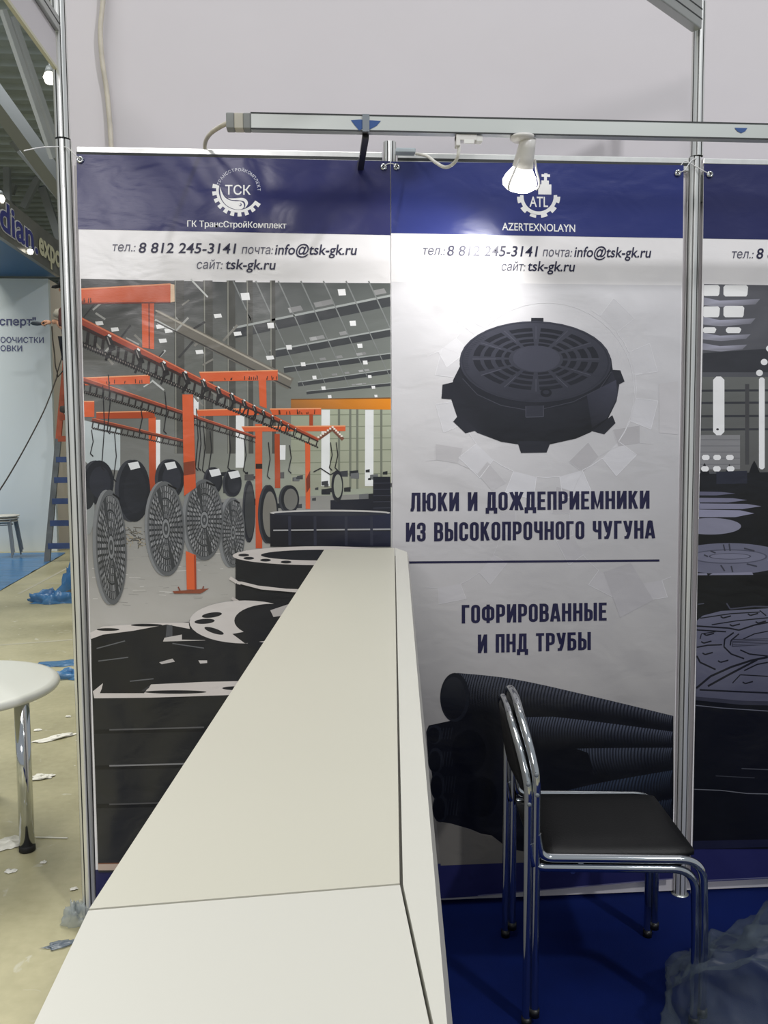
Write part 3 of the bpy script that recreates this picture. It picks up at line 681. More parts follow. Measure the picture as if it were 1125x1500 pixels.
# ---------------------------------------------------------------- banner with the manhole cover and pipes
b2 = thing('banner', 'pale vinyl banner printed with a black manhole cover and corrugated pipes', 'banner', onY(780, 1310, BY), 'printed banners on the booth wall')
sheet(b2, [(572.5, 236.5), (786, 239), (1001.5, 242), (999.5, 420), (993, 800), (986, 1288), (840, 1299), (700, 1313), (578.5, 1320), (575, 800), (573, 420)])
A = Art()
A.P(0, [(572.5, 236.5), (786, 239), (1001.5, 242), (1000.3, 349), (786, 345.5), (573, 341.5)], (37, 46, 106))
A.build('header_band', b2); A = Art()
A.P(0, [(578, 1268), (646, 1265), (740, 1259), (986.3, 1248), (986, 1288), (840, 1299), (700, 1313), (578.5, 1320)], (32, 34, 76)); A.L(1, 700, 1312, 986, 1287, 1.6, (92, 92, 120))
A.build('footer_band', b2)
A = Art([(573, 410), (999.6, 410), (993, 800), (986.4, 1262), (578, 1272), (575, 800)])
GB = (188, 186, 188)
A.P(1, [(573, 412.5), (786, 415.5), (999.5, 418), (993, 800), (986.6, 1248), (740, 1259), (646, 1265), (578, 1268), (575, 800)], [(200, 199, 202), (200, 199, 202), (196, 195, 198), (180, 178, 179), (120, 117, 112), (112, 108, 104), (106, 103, 98), (108, 105, 100), (180, 178, 179)])  # printed ground, with light falloff towards the bottom painted into its tones
def J(u, v): return (570+u/2.557, 400+v/2.557)
# ghost cogwheels
GK = [0]
def ghost(cu, cv, r, nt, a0, a1, c, fill=None):
    GK[0] += 1
    X, Y_ = J(cu, cv); k = r/2.557
    for i in range(nt):
        a = a0+(a1-a0)*i/nt; d = (a1-a0)/nt
        pts = []
        for (f0, rr) in ((0, .8), (.22, .8), (.22, 1), (.72, 1), (.72, .8), (1, .8)):
            th = math.radians(a+d*f0); pts.append((X+k*rr*math.cos(th), Y_+k*rr*math.sin(th)))
        ok = [p for p in pts if 576 < p[0] < 992 and 416 < p[1] < 980]
        if len(ok) == len(pts):
            if fill: A.P(2+1.2*(GK[0]-1), pts[1:5], fill)
            A.PL(5.9+.02*i, pts, .8, c)
ghost(590, 430, 420, 12, 150, 510, (208, 207, 210), (192, 191, 194)); ghost(60, 60, 330, 10, 0, 360, (214, 213, 216), (202, 201, 204)); ghost(940, 900, 330, 10, 100, 460, (186, 185, 187), (168, 166, 168)); ghost(180, 940, 300, 9, 20, 380, (186, 184, 186), (176, 174, 176))
A.P(7, [J(*p) for p in ((803, 1120), (905, 1085), (990, 1225), (865, 1290))], (160, 158, 160)); A.P(7, [J(*p) for p in ((1010, 415), (1082, 405), (1082, 605), (1012, 598))], (184, 182, 184))
A.ring(7.2, *J(590, 440), 330/2.557, 330/2.557, .995, 1.0, (206, 205, 208), 0, 150, 395)
# manhole cover
BK = (40, 41, 50); cxu, cyu = 548, 335
A.P(9, [J(*p) for p in ((265, 350), (240, 400), (232, 470), (255, 540), (330, 598), (420, 632), (486, 642), (600, 642), (700, 620), (755, 596), (820, 545), (852, 480), (862, 420), (840, 372), (832, 330))], [(38, 39, 46)]*5+[(30, 31, 36)]*6+[(44, 45, 54)]*4)
for pts in (((200, 418), (242, 408), (248, 474), (196, 470)), ((240, 556), (262, 530), (332, 588), (286, 600)), ((480, 630), (606, 630), (590, 672), (494, 674)), ((760, 592), (836, 532), (848, 562), (806, 604)), ((834, 362), (866, 364), (882, 406), (856, 420)), ((532, 168), (578, 168), (578, 196), (532, 196))):
    A.P(10, [J(*p) for p in pts], (38, 39, 46))
A.E(10, *J(550, 345), 286/2.557, 164/2.557, (34, 35, 42), 1); A.E(11, *J(548, 332), 284/2.557, 152/2.557, (60, 61, 71), 1, c2=(48, 49, 58))
A.ring(12, *J(548, 332), 284/2.557, 152/2.557, .955, .975, (46, 47, 56), 1)
for (k0, k1) in ((.74, .83), (.60, .69), (.46, .54), (.36, .42)):
    for i in range(12):
        a = i*30+4; A.ring(13, *J(550, 322), 284/2.557, 140/2.557, k0, k1, (34, 35, 42), 1, a, a+22, 48)
A.E(13, *J(552, 320), 88/2.557, 50/2.557, (62, 63, 74), 1)
for i in range(12):
    a = math.radians(i*30); A.L(13, *J(550+150*math.cos(a), 322+75*math.sin(a)), *J(550+238*math.cos(a), 322+122*math.sin(a)), .9, (74, 75, 86))
A.E(14, *J(588, 448), 21/2.557, 16/2.557, (30, 31, 37)); A.E(15, *J(588, 446), 12/2.557, 8/2.557, (44, 45, 54))
for i in range(20):
    a = math.radians(168+i*2.9); A.L(14, *J(548+252*math.cos(a), 332+134*math.sin(a)), *J(548+270*math.cos(a), 332+143*math.sin(a)), .8, (46, 47, 56))
A.P(12, [J(*p) for p in ((512, 498), (578, 496), (578, 538), (512, 540))], (48, 49, 58)); A.PL(13, [J(*p) for p in ((512, 498), (512, 540), (578, 538), (578, 496))], 1.2, (66, 67, 77))
A.PL(11, [J(*p) for p in ((275, 395), (330, 455), (420, 496), (510, 512))], 1, (62, 63, 72)); A.PL(11, [J(*p) for p in ((580, 508), (690, 482), (790, 432), (832, 370))], 1, (60, 61, 70))
A.P(11, [J(*p) for p in ((740, 455), (850, 400), (856, 460), (815, 545), (760, 580))], [(50, 51, 62), (64, 65, 78), (56, 57, 68), (46, 47, 56), (40, 41, 48)])
# pipes
def V(u, v): return (600+u/2.143, 960+v/2.143)
def curve_at(pts, t):
    n = len(pts)-1; i = min(int(t*n), n-1); q = t*n-i
    return (pts[i][0]*(1-q)+pts[i+1][0]*q, pts[i][1]*(1-q)+pts[i+1][1]*q)
def pipe(l, top, bot, n, hi=(76, 82, 96), lo=(12, 13, 17), slant=.35, dim=0.0):
    tp = [(p.x, p.y) for p in smooth_path([(a, b, 0) for a, b in top], 5)]; bt = [(p.x, p.y) for p in smooth_path([(a, b, 0) for a, b in bot], 5)]
    for i in range(n):
        for (f0, f1, br) in ((0, .55, 1.0), (.55, 1, .34)):
            t0, t1 = ((i+f0)/n)**.92, ((i+f1)/n)**.92
            prev = None
            for k in range(7):
                h = k/6; bul = slant*math.sin(h*math.pi)*(-.028)
                a = [curve_at(tp, min(1, max(0, t+bul*0))) for t in (t0, t1)]; b = [curve_at(bt, min(1, max(0, t))) for t in (t0, t1)]
                sh = -math.sin(h*math.pi)*abs(b[0][1]-a[0][1])*.10
                row = [(a[j][0]*(1-h)+b[j][0]*h+sh, a[j][1]*(1-h)+b[j][1]*h) for j in (0, 1)]
                g = max(0, 1-1.25*h)**1.15 if h > .12 else .85
                g *= br*(1-dim*t0); c = tuple(lo[q]+(hi[q]-lo[q])*g for q in range(3))
                if prev: A.P(l, [V(*prev[0][0]), V(*prev[0][1]), V(*row[1]), V(*row[0])], [prev[1], prev[1], c, c])
                prev = (row, c)
DP = (14, 15, 19)
A.P(4, [V(*p) for p in ((52, 240), (60, 220), (130, 205), (330, 100), (828, 190), (828, 460), (826, 600), (480, 600), (310, 604), (290, 570), (225, 560), (190, 545), (130, 528), (84, 520), (70, 370), (58, 320))], DP)
A.P(5, [V(*p) for p in ((826, 470), (826, 640), (560, 600), (600, 520))], (16, 18, 23))
A.P(3, [V(*p) for p in ((84, 520), (826, 560), (824, 640), (290, 652), (98, 660))], (104, 101, 96))
A.P(4, [V(*p) for p in ((225, 540), (828, 560), (826, 622), (480, 640), (310, 606))], (18, 19, 23))
pipe(6, [(430, 440), (600, 400), (828, 360)], [(430, 520), (600, 500), (828, 450)], 46, (46, 56, 74)); pipe(6, [(560, 520), (700, 480), (828, 445)], [(600, 590), (720, 560), (828, 530)], 26, (40, 48, 62))
pipe(7, [(520, 292), (660, 286), (828, 286)], [(560, 400), (680, 385), (828, 358)], 34, (68, 74, 88))
A.P(8, [V(*p) for p in ((520, 292), (560, 306), (574, 350), (570, 400), (420, 400), (420, 300))], (12, 13, 17))
pipe(8, [(345, 182), (560, 205), (828, 240)], [(345, 300), (560, 292), (828, 290)], 58, (78, 84, 100))
pipe(9, [(150, 55), (330, 75), (580, 130), (828, 190)], [(150, 205), (330, 195), (580, 196), (828, 234)], 74, (76, 80, 92))
A.E(10, *V(142, 132), 46/2.143, 77/2.143, (24, 26, 32)); A.E(11, *V(138, 134), 38/2.143, 66/2.143, (34, 36, 42), c2=(14, 15, 18))
for i, (u, v, rx, ry) in enumerate(((78, 248, 24, 30), (82, 330, 24, 40), (88, 410, 22, 44), (96, 480, 24, 44))):
    A.E(6, *V(u, v), rx/2.143, ry/2.143, (26, 28, 34)); A.E(7, *V(u-3, v+3), rx*.8/2.143, ry*.82/2.143, (12, 13, 16))
    for k in range(5): A.L(7, *V(u+20+k*9, v-ry*.7), *V(u+14+k*9, v+ry*.5), 1, (30, 33, 40))
A.E(7, *V(190, 300), 62/2.143, 78/2.143, (16, 17, 21)); A.E(8, *V(186, 304), 54/2.143, 70/2.143, (9, 10, 13)); A.E(7, *V(230, 440), 60/2.143, 74/2.143, (15, 16, 20)); A.E(8, *V(226, 444), 50/2.143, 64/2.143, (9, 10, 13))
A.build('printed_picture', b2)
lettering('headline_lettering', b2, [poster_px('ЛЮКИ И ДОЖДЕПРИЕМНИКИ', 601.3, 749.4, 951.5, 745, 27.6, 26.4), poster_px('ИЗ ВЫСОКОПРОЧНОГО ЧУГУНА', 594.6, 793.6, 959.3, 788.6, 28, 26.4),
    poster_px('ГОФРИРОВАННЫЕ', 676.4, 913.4, 888.7, 909, 27.2, 26.4), poster_px('И ПНД ТРУБЫ', 700, 956.8, 865.5, 952, 27.2, 26.4)], M_INKN)
lettering('ruled_line', b2, [([(590, 825.6), (966, 822.6), (966, 819.4), (590, 822.4)], [(0, 1, 2, 3)])], M_INKN)
lettering('contact_lettering', b2, [text_px('8 812 245-3141', 654.5, 374.4, 786, 375.6, 14.6, IT, .012), text_px('info@tsk-gk.ru', 841, 376, 952.5, 377.2, 14.6, IT, .012), text_px('tsk-gk.ru', 772, 396.6, 841, 397.4, 14.2, IT, .012)], M_INKN)
lettering('small_contact_lettering', b2, [text_px('тел.:', 618.3, 373, 651, 373.4, 12.5, IT), text_px('почта:', 795, 375.4, 837, 376, 12.5, IT), text_px('сайт:', 733.8, 396.4, 768.5, 396.8, 12.5, IT)], M_INKG)
lettering('white_lettering', b2, [text_px('AZERTEXNOLAYN', 735.5, 337, 842.6, 339.8, 10.6, 0, .012)], M_INKW)
lg = Art()
def G(u, v): return (680+u/6.25, 190+v/6.25)
cx, cy = G(681, 610); lg.ring(6, cx, cy, 1/6.25, 1/6.25, 138, 170, W_, 0, -4, 184, 60)
for k in range(6):
    a = 10+k*32; lg.ring(6, cx, cy, 1/6.25, 1/6.25, 166, 198, W_, 0, a-9, a+9, 40)
for (u0, v0, u1, v1) in ((678, 500, 798, 592), (706, 464, 775, 502), (731, 428, 757, 466), (708, 407, 785, 430), (733, 398, 762, 409)):
    lg.P(6, [G(u0, v0), G(u1, v0+2), G(u1, v1+2), G(u0, v1)], W_)
lg.T(6, text_px('ATL', *G(598, 704), *G(768, 707), 14.6, 0, .012), W_)
lg.build('emblem', b2)
for g in ((581, 244.5), (993, 253.5)): grommet(b2, *g)
# ---------------------------------------------------------------- third banner, cut by the picture's edge
b3 = thing('banner', 'dark vinyl banner printed with stacked manhole covers, right of the right post', 'banner', onY(1250, 1290, BY), 'printed banners on the booth wall')
E3 = 1462
sheet(b3, [(1031, 240), (E3, 249), (E3, 1270), (1011, 1293), (1022.5, 800)])
A = Art()
A.P(0, [(1031, 240), (E3, 249), (E3, 356), (1030, 349.5)], (33, 37, 82))
A.build('header_band', b3); A = Art()
A.P(0, [(1012, 1243), (E3, 1230), (E3, 1270), (1011, 1293)], (32, 34, 76)); A.L(1, 1011, 1291, E3, 1269, 1.6, (84, 86, 112))
A.build('footer_band', b3)
A = Art([(1029.6, 410), (E3, 410), (E3, 1236), (1012.4, 1246), (1022.6, 800)])
def S(u, v): return (980+u/2.883, 240+v/2.883)
def S2(u, v): return (980+u/2.634, 750+v/2.634)
A.P(1, [(1029.5, 416), (E3, 424), (E3, 700), (1026, 700)], [(88, 88, 94), (70, 70, 76), (66, 68, 72), (74, 76, 80)])
A.P(1, [(1026, 700), (E3, 700), (E3, 1230), (1012, 1243), (1022.5, 800)], [(30, 31, 36), (26, 27, 32), (16, 17, 20), (14, 15, 18), (18, 19, 23)])
for (u0, v0, u1, v1) in ((142, 512, 215, 558), (230, 512, 334, 560), (142, 602, 215, 648), (230, 600, 318, 648), (142, 690, 200, 715), (240, 690, 305, 715)):
    q = 8; A.P(3, [S(u0+q, v0), S(u1-q, v0), S(u1, v0+q), S(u1-3, v1-q), S(u1-q, v1), S(u0+q, v1), S(u0, v1-q), S(u0, v0+q)], (222, 222, 222))
for (v, h, r) in ((578, 26, 385), (660, 26, 365), (726, 22, 345), (770, 22, 330)):
    A.P(2, [S(140, v-h*.6), S(215, v), S(r, v-h*.3), S(r-20, v+h*.6), S(220, v+h), S(140, v+h*.7)], [(130, 130, 142), (160, 160, 176), (120, 120, 130), (110, 110, 118), (140, 140, 152), (140, 140, 150)])
A.P(2, [S(135, 800), S(420, 780), S(800, 780), S(800, 880), S(135, 880)], (52, 53, 58))
A.P(2, [S(132, 900), S(900, 900), S(900, 1300), S(130, 1300)], [(96, 98, 96), (110, 112, 108), (84, 84, 82), (84, 84, 84)])
for v in (958, 1010, 1066, 1122): A.L(3, *S(134, v), *S(900, v-4), 3.2, (52, 53, 58))
for u in (330, 560): A.L(3, *S(u, 930), *S(u, 1270), 6, (66, 66, 68))
A.P(3, [S(132, 1145), S(300, 1145), S(300, 1290), S(132, 1290)], (124, 124, 126))
for k in range(5): A.L(4, *S(132, 1165+k*26), *S(300, 1165+k*26), 1, (102, 102, 106))
def pill(l, u0, v0, u1, v1, c=(226, 226, 224)):
    q = min(u1-u0, v1-v0)*.3; A.P(l, [S(u0+q, v0), S(u1-q, v0), S(u1, v0+q), S(u1, v1-q), S(u1-q, v1), S(u0+q, v1), S(u0, v1-q), S(u0, v0+q)], c)
pill(5, 186, 898, 234, 1146); pill(5, 380, 902, 404, 1290); A.E(6, *S(205, 1121), 2, 1.6, (60, 60, 64))
for (u, v) in ((155, 1240), (203, 1240), (257, 1240), (152, 1288), (202, 1288), (260, 1288)): pill(5, u-16, v-11, u+16, v+11)
for (u, v) in ((402, 837), (382, 883), (424, 780), (450, 720), (480, 660)): A.E(5, *S(u, v), 5, 4.6, (226, 226, 224))
A.P(4, [S(128, 1310), S(900, 1290), S(900, 1420), S(126, 1420)], (26, 27, 32))
for (u, v) in ((150, 1285), (255, 1290), (360, 1275), (460, 1280)): A.P(5, [S(u-22, v+30), S(u-12, v), S(u, v-22), S(u+10, v-4), S(u+24, v+30)], (22, 23, 28))
A.P(6, [S(200, 1300), S(330, 1296), S(330, 1350), S(200, 1352)], (38, 40, 52))
for (v, r, h, c) in ((1392, 280, 8, 110), (1420, 330, 10, 130), (1446, 390, 12, 140), (1476, 360, 16, 150)): A.P(6, [S(126, v-h), S(r-60, v-h*.8), S(r, v), S(r-80, v+h), S(126, v+h)], (c-20, c-20, c))
# stacked covers, from far to near
A.E(6, *S2(160, 55), 118/2.634, 32/2.634, (120, 120, 136)); A.P(5, [S2(112, 60), S2(900, 60), S2(900, 130), S2(112, 130)], (18, 19, 23))
A.E(7, *S2(230, 180), 230/2.634, 60/2.634, (96, 97, 114)); A.E(8, *S2(230, 172), 150/2.634, 28/2.634, (72, 73, 88)); A.E(9, *S2(230, 172), 142/2.634, 24/2.634, (104, 105, 122)); A.E(10, *S2(235, 171), 82/2.634, 12/2.634, (64, 65, 78)); A.E(11, *S2(235, 171), 76/2.634, 10/2.634, (110, 111, 128))
for (u0, v0, u1, v1) in ((160, 150, 180, 158), (135, 165, 150, 172), (290, 140, 330, 150), (200, 205, 215, 228), (240, 208, 246, 232), (300, 200, 340, 210), (210, 125, 216, 150), (232, 122, 236, 150)): A.L(12, *S2(u0, v0), *S2(u1, v1), 2, (54, 55, 66))
A.P(9, [S2(112, 236), S2(145, 236), S2(150, 246), S2(170, 236), S2(320, 232), S2(326, 244), S2(300, 248), S2(112, 244)], (120, 120, 138))
A.P(12, [S2(110, 244), S2(900, 238), S2(900, 380), S2(110, 390)], (14, 15, 18)); A.L(13, *S2(112, 356), *S2(135, 353), 1.4, (70, 72, 84))
A.PL(13, [S2(222, 352), S2(236, 374), S2(330, 364), S2(400, 366)], 2, (62, 63, 76))
A.P(13, [S2(107, 420), S2(130, 400), S2(200, 382), S2(380, 372), S2(900, 372), S2(900, 740), S2(382, 738), S2(280, 730), S2(104, 716)], [(92, 93, 110)]*4+[(84, 85, 100)]*2+[(72, 73, 88)]*3)
BL = (20, 21, 27)
for pts, wd in ((((107, 440), (230, 448), (270, 456), (330, 436), (382, 426)), 2.2), (((107, 455), (220, 462)), 2), (((250, 465), (215, 490), (212, 520), (240, 548), (290, 566)), 2.2), (((270, 470), (240, 495), (236, 515)), 2), (((105, 680), (160, 634), (240, 598), (320, 572), (382, 560)), 3), (((150, 672), (230, 628), (340, 570)), 3), (((107, 555), (120, 580), (180, 608)), 2.4), (((107, 522), (150, 514), (205, 512)), 2),
                (((118, 686), (240, 692), (382, 698)), 2.4), (((245, 660), (275, 628), (382, 634)), 1.6), (((290, 612), (340, 588), (382, 580)), 2), (((275, 532), (310, 548), (382, 556)), 2), (((282, 492), (330, 470), (382, 460)), 1.6), (((165, 435), (260, 420), (382, 408)), 1.6), (((120, 410), (240, 392), (350, 386)), 1.6), (((350, 380), (375, 400)), 1.6), (((120, 490), (125, 470), (180, 462)), 1.4)):
    A.PL(14, [S2(*p) for p in pts], wd, BL); A.PL(14, [S2(790-p[0], p[1]) for p in pts], wd, BL)
for (u, v) in ((215, 405), (250, 436), (150, 472), (140, 502), (145, 546), (205, 576), (300, 658), (350, 425), (320, 395)): A.PL(15, [S2(u-16, v-2), S2(u-6, v+4), S2(u+24, v-4)], 2, BL)
A.P(15, [S2(245, 490), S2(382, 488), S2(382, 512), S2(242, 520)], (48, 49, 60))
for k in range(4): A.L(16, *S2(246, 496+k*6), *S2(382, 492+k*6), .8, (100, 101, 118))
A.P(16, [S2(103, 716), S2(280, 730), S2(900, 742), S2(900, 1300), S2(84, 1300), S2(96, 1000)], (13, 14, 18)); A.P(17, [S2(103, 712), S2(280, 728), S2(900, 742), S2(900, 758), S2(280, 744), S2(103, 726)], (46, 47, 58))
A.PL(18, [S2(103, 746), S2(200, 756), S2(382, 768)], 1.2, (88, 90, 100)); A.PL(18, [S2(98, 1070), S2(200, 1074), S2(300, 1086), S2(382, 1088)], 1.2, (92, 94, 100)); A.PL(18, [S2(280, 990), S2(382, 994)], 1.6, (58, 60, 66)); A.PL(18, [S2(180, 1018), S2(330, 1026)], 1.2, (48, 50, 56))
A.P(19, [(1012.2, 1232), (E3, 1222), (E3, 1231), (1012, 1244)], (24, 26, 44))
A.build('printed_picture', b3)
lettering('contact_lettering', b3, [text_px('8 812 245-3141', 1107.5, 378.6, 1238, 380.4, 14.6, IT, .012)], M_INKN)
lettering('small_contact_lettering', b3, [text_px('тел.:', 1071, 378, 1103, 378.4, 12.5, IT)], M_INKG)
grommet(b3, 1040, 255.5)
# ------------------------------------------------------------------ zip ties
M_TIE = mat('translucent_tie', (222, 222, 222), .4)
def tie(pts, label, r=.0016):
    o = MB().tube(smooth_path(pts, 6), r, 8).build('cable_tie', M_TIE); return tag(o, label, 'cable tie', 'white plastic cable ties')
c = onY(117.5, 234, BY-.004)
tie([onY(35, 221, 2.60), onY(60, 216, 2.68), onY(84, 215, PT-.026), onY(98, 216, PT-.026), onY(107, 224, BY-.010), c], 'white cable tie with a long loose end around the left post')
tie([onY(562, 244.5, BY-.004), onY(567, 240.5, BY-.008), onY(572, 239.5, BY-.010), onY(577, 240.5, BY-.008), onY(581, 244.5, BY-.004)], 'white cable tie joining the two banners at their meeting corners')
tie([onY(993, 253.5, BY-.004), onY(1003, 249, BY-.012), onY(1012, 236, PT-.026), onY(1020, 232, PT-.022)], 'white cable tie from the manhole cover banner up around the right post')
tie([onY(1040, 255.5, BY-.004), onY(1030, 250, BY-.012), onY(1018, 243, PT-.026), onY(1004, 236, PT-.022), onY(997, 243, PT-.02)], 'white cable tie from the rightmost banner around the right post')
# ================================================================== TRACK LIGHT
TY = 2.45
tA = onY(332, 178, TY); TZ = 2.450; TX0 = tA.x; TX1 = 2.25
t = thing('lighting_track', 'long grey aluminium lighting track hung in front of the banners', 'track', (TX0, TY, TZ))
bevel(MB().box(TX0+.066, TX1, TY-.017, TY+.017, TZ-.0205, TZ+.0205).build('profile', mat('satin_aluminium', (196, 200, 196), .38, .55), t), .002)
for z in (-.0205, .0205): MB().box(TX0+.066, TX1, TY-.0178, TY-.016, TZ+z-.002, TZ+z+.002).build('edge', M_GROOVE, t)
bevel(MB().box(TX0, TX0+.022, TY-.018, TY+.018, TZ-.021, TZ+.021).build('end_cap', mat('grey_cap_plastic', (150, 153, 152), .5), t), .003)
bevel(MB().box(TX0+.022, TX0+.046, TY-.0175, TY+.0175, TZ-.0205, TZ+.0205).build('feed_block', mat('ivory_plastic', (206, 202, 188), .45), t), .002)
bevel(MB().box(TX0+.046, TX0+.066, TY-.018, TY+.018, TZ-.021, TZ+.021).build('feed_collar', mat('grey_cap_plastic', (150, 153, 152), .5), t), .003)
M_BT = mat('blue_tape_residue', (38, 78, 140), .5)
for (a, bpts) in ((0, ((514, 176), (528, 175), (540, 176), (558, 177), (552, 184), (541, 190), (535, 187), (526, 191), (520, 184))), (1, ((1076, 187), (1095, 187.5), (1092, 192), (1086, 195), (1080, 192)))):
    MB().add([onY(px, py, TY-.0183) for px, py in bpts], [tuple(range(len(bpts)))]).build('tape_residue', M_BT, t)
# bracket to the rail
bp = [onY(536, 178, TY-.021), onY(535, 196, TY-.021)]
mb = MB(); zc = TZ
bx = bp[0].x
mb.bar((bx, TY-.021, TZ+.022), (bx, TY-.021, TZ-.024), .019, .003, (0, 1, 0)); br = mb.build('bracket_clip', M_CHROME, t)
mb = MB(); mb.bar((bx, TY+.01, TZ-.024), (bx-.003, TY-.022, TZ-.024), .014, .004); mb.bar((bx, TY, TZ-.03), (bx, WALL-.05, TZ-.012), .018, .012); mb.bar((bx, WALL-.05, TZ-.012), (bx, WALL-.018, TZ+.02), .018, .012); mb.build('bracket_arm', M_BLACKP, t)
# the other hanger out to the right
mb = MB(); mb.bar((1.9, TY, TZ-.02), (1.9, WALL-.018, TZ+.03), .013, .012); mb.build('bracket_arm', M_BLACKP, t)
# feed cable
tag(MB().tube(smooth_path([onY(334, 180, TY), onY(322, 186, TY+.02), onY(308, 196, 2.60), onY(301, 208, 2.78), onY(300, 224, WALL+.03)], 8), .0062, 12).build('track_feed_cable', M_CABLE), 'bent off-white cable from the left end of the lighting track over the rail', 'cable')
# long hanging cable
pts = [onY(152, -40, UWY-.03), onY(151, 0, UWY-.03), onY(147, 45, UWY-.03), onY(150, 90, UWY-.025), onY(156, 130, UWY-.02), onY(160, 170, UWY-.02), onY(163, 215, UWY-.025), onY(163, 260, UWY-.02)]
tag(MB().tube(smooth_path(pts, 8), .0085, 12).build('hanging_cable', M_CABLE), 'thick off-white cable hanging down the pale wall at upper left', 'cable')
# track adapter
ad = thing('track_adapter', 'white plastic power adapter clipped under the track with a curved lead', 'adapter', onY(685, 210, TY))
a0 = onY(667, 200, TY); a1 = onY(704, 213, TY); zt = TZ-.022
bevel(MB().box(a0.x, a1.x-.012, TY-.014, TY+.014, zt-.017, zt).build('body', M_WPLASTIC, ad), .002)
bevel(MB().box(a0.x, a0.x+.012, TY-.015, TY+.015, zt-.032, zt-.001).build('lead_entry', M_WPLASTIC, ad), .002)
bevel(MB().box(a1.x-.016, a1.x+.004, TY-.012, TY+.012, zt-.02, zt-.002).build('catch', mat('bright_white_plastic', (236, 236, 232), .4), ad), .003)
bevel(MB().box(a0.x+.022, a1.x-.02, TY-.0142, TY-.012, zt-.026, zt-.015).build('lever', mat('bright_white_plastic', (236, 236, 232), .4), ad), .001)
MB().tube(smooth_path([onY(672, 212, TY), onY(671, 228, TY), onY(664, 240, TY+.03), onY(652, 245, TY+.08), onY(638, 238, TY+.15), onY(626, 229, TY+.22), onY(610, 225, TY+.30)], 8), .0048, 12).build('lead', mat('white_cable', (226, 224, 216), .5), ad)
bx0 = onY(579, 219, BY-.03); bx1 = onY(608, 226, BY-.03)
o = bevel(MB().box(bx0.x, bx1.x, BY-.05, BY-.012, bx1.z, bx0.z).build('connector_box', mat('pale_blue_plastic', (200, 212, 220), .45)), .003)
tag(o, 'pale blue-white connector box on the rail above the joint of the banners', 'connector box')
# spotlight
sp = thing('spotlight', 'lit white spotlight with a round bulb under the lighting track', 'spotlight', onY(765, 210, TY))
c0 = onY(765, 200, TY); MB().lathe([(0, -.008), (.026, -.008), (.034, -.002), (.034, .004), (0, .004)], (c0.x, TY, TZ-.0255), n=28).build('mounting_disc', M_WPLASTIC, sp)
hp = Vector((onY(774, 206, TY).x, TY, TZ-.027)); bq = onY(763, 258, TY+.055)
ax = (bq-hp).normalized()
MB().lathe([(0, -.004), (.021, -.002), (.024, .02), (.026, .045), (.030, .075), (0, .075)], hp, ax, n=28).build('lamp_holder', M_WPLASTIC, sp)
BU = hp+ax*.07
M_BULB = mat('lit_bulb_glass', (255, 252, 246), .3, emit=5)
MB().lathe([(.022, 0), (.030, .012), (.044, .032), (.050, .048), (.047, .060), (.034, .070), (0, .074)], BU, ax, n=32).build('bulb', M_BULB, sp)
for k in range(3):
    a = 2*math.pi*k/3+.5; qn = Vector((0, 0, 1)).rotation_difference(ax)
    f = lambda r, z, da=0: BU+qn @ Vector((r*math.cos(a+da), r*math.sin(a+da), z))
    MB().tube(smooth_path([f(.029, -.02), f(.040, .01), f(.053, .036), f(.056, .052), f(.050, .062)], 5), .0032, 8).build('holding_prong', M_WPLASTIC, sp)
L = bpy.data.lights.new('spotlight_beam', 'SPOT'); L.energy = 12; L.spot_size = math.radians(150); L.spot_blend = 1; L.shadow_soft_size = .03; L.color = (1, .98, .96)
lo = bpy.data.objects.new('spotlight_beam', L); COL.objects.link(lo); lo.location = BU+ax*.115
lo.rotation_euler = (Vector((lo.location.x-.42, WALL, lo.location.z-.55))-lo.location).to_track_quat('-Z', 'Y').to_euler()
# ================================================================== COUNTER
CZ = 1.25
ct = thing('counter', 'long narrow white bar counter running from the viewer to the banners', 'counter', (0, 1.6, 0))
c = lambda px, py: onZ(px, py, CZ)
fl, fs, fo = c(475, 805), c(578.5, 802.5), c(594, 805.5)
nl, ns = c(130, 1332.5), c(588, 1295)
bl, bs = c(50, 1500), c(632, 1500)
ext = lambda a, b, t: a+(b-a)*t
bl2, bs1 = ext(nl, bl, 3.2), ext(ns, bs, 1.12)
lim = WALL-.055
for p in (fl, fs, fo): 
    if p.y > lim: p.y = lim
cr_f = Vector((fo.x, fo.y-.05, CZ)); fo2 = Vector((fo.x-.012, fo.y, CZ))
cr_n = c(655, 1500); cr_b = ext(cr_f, cr_n, 1.2)
bs2 = bs1+(cr_b-cr_n)*.95
out_f = onZ(598.5, 817, CZ-.034); out_n = onZ(663, 1500, CZ-.034); out_b = ext(out_f, out_n, (cr_b.y-out_f.y)/(out_n.y-out_f.y))
M_TOPA = mat('cream_laminate', (190, 188, 174), .42, spec=.4, vary=.01, vscale=3)
M_TOPB = mat('white_laminate', (196, 195, 186), .42, spec=.4)
th = Vector((0, 0, -.018)); g = .0012
fixn(MB().prism([fl, fs-Vector((g, 0, 0)), ns-Vector((g, -g, 0)), nl+Vector((0, g, 0))], th).build('worktop_panel', M_TOPA, ct))
fixn(MB().prism([nl-Vector((0, g, 0)), ns-Vector((g, g, 0)), bs1-Vector((g, 0, 0)), bs2-Vector((g, 0, 0)), bl2], th).build('front_panel', M_TOPB, ct))
fixn(MB().prism([fs+Vector((g, 0, 0)), fo2, cr_f, cr_b, bs2+Vector((g, 0, 0)), bs1+Vector((g, 0, 0)), ns+Vector((g, 0, 0))], th).build('edge_panel', M_TOPB, ct))
M_SIDE = mat('white_edge_laminate', (196, 193, 184), .45)
q_ = Vector((-.012, 0, -.012)); sv = [cr_f, out_f, out_f+q_, cr_f+q_, cr_b, out_b, out_b+q_, cr_b+q_]
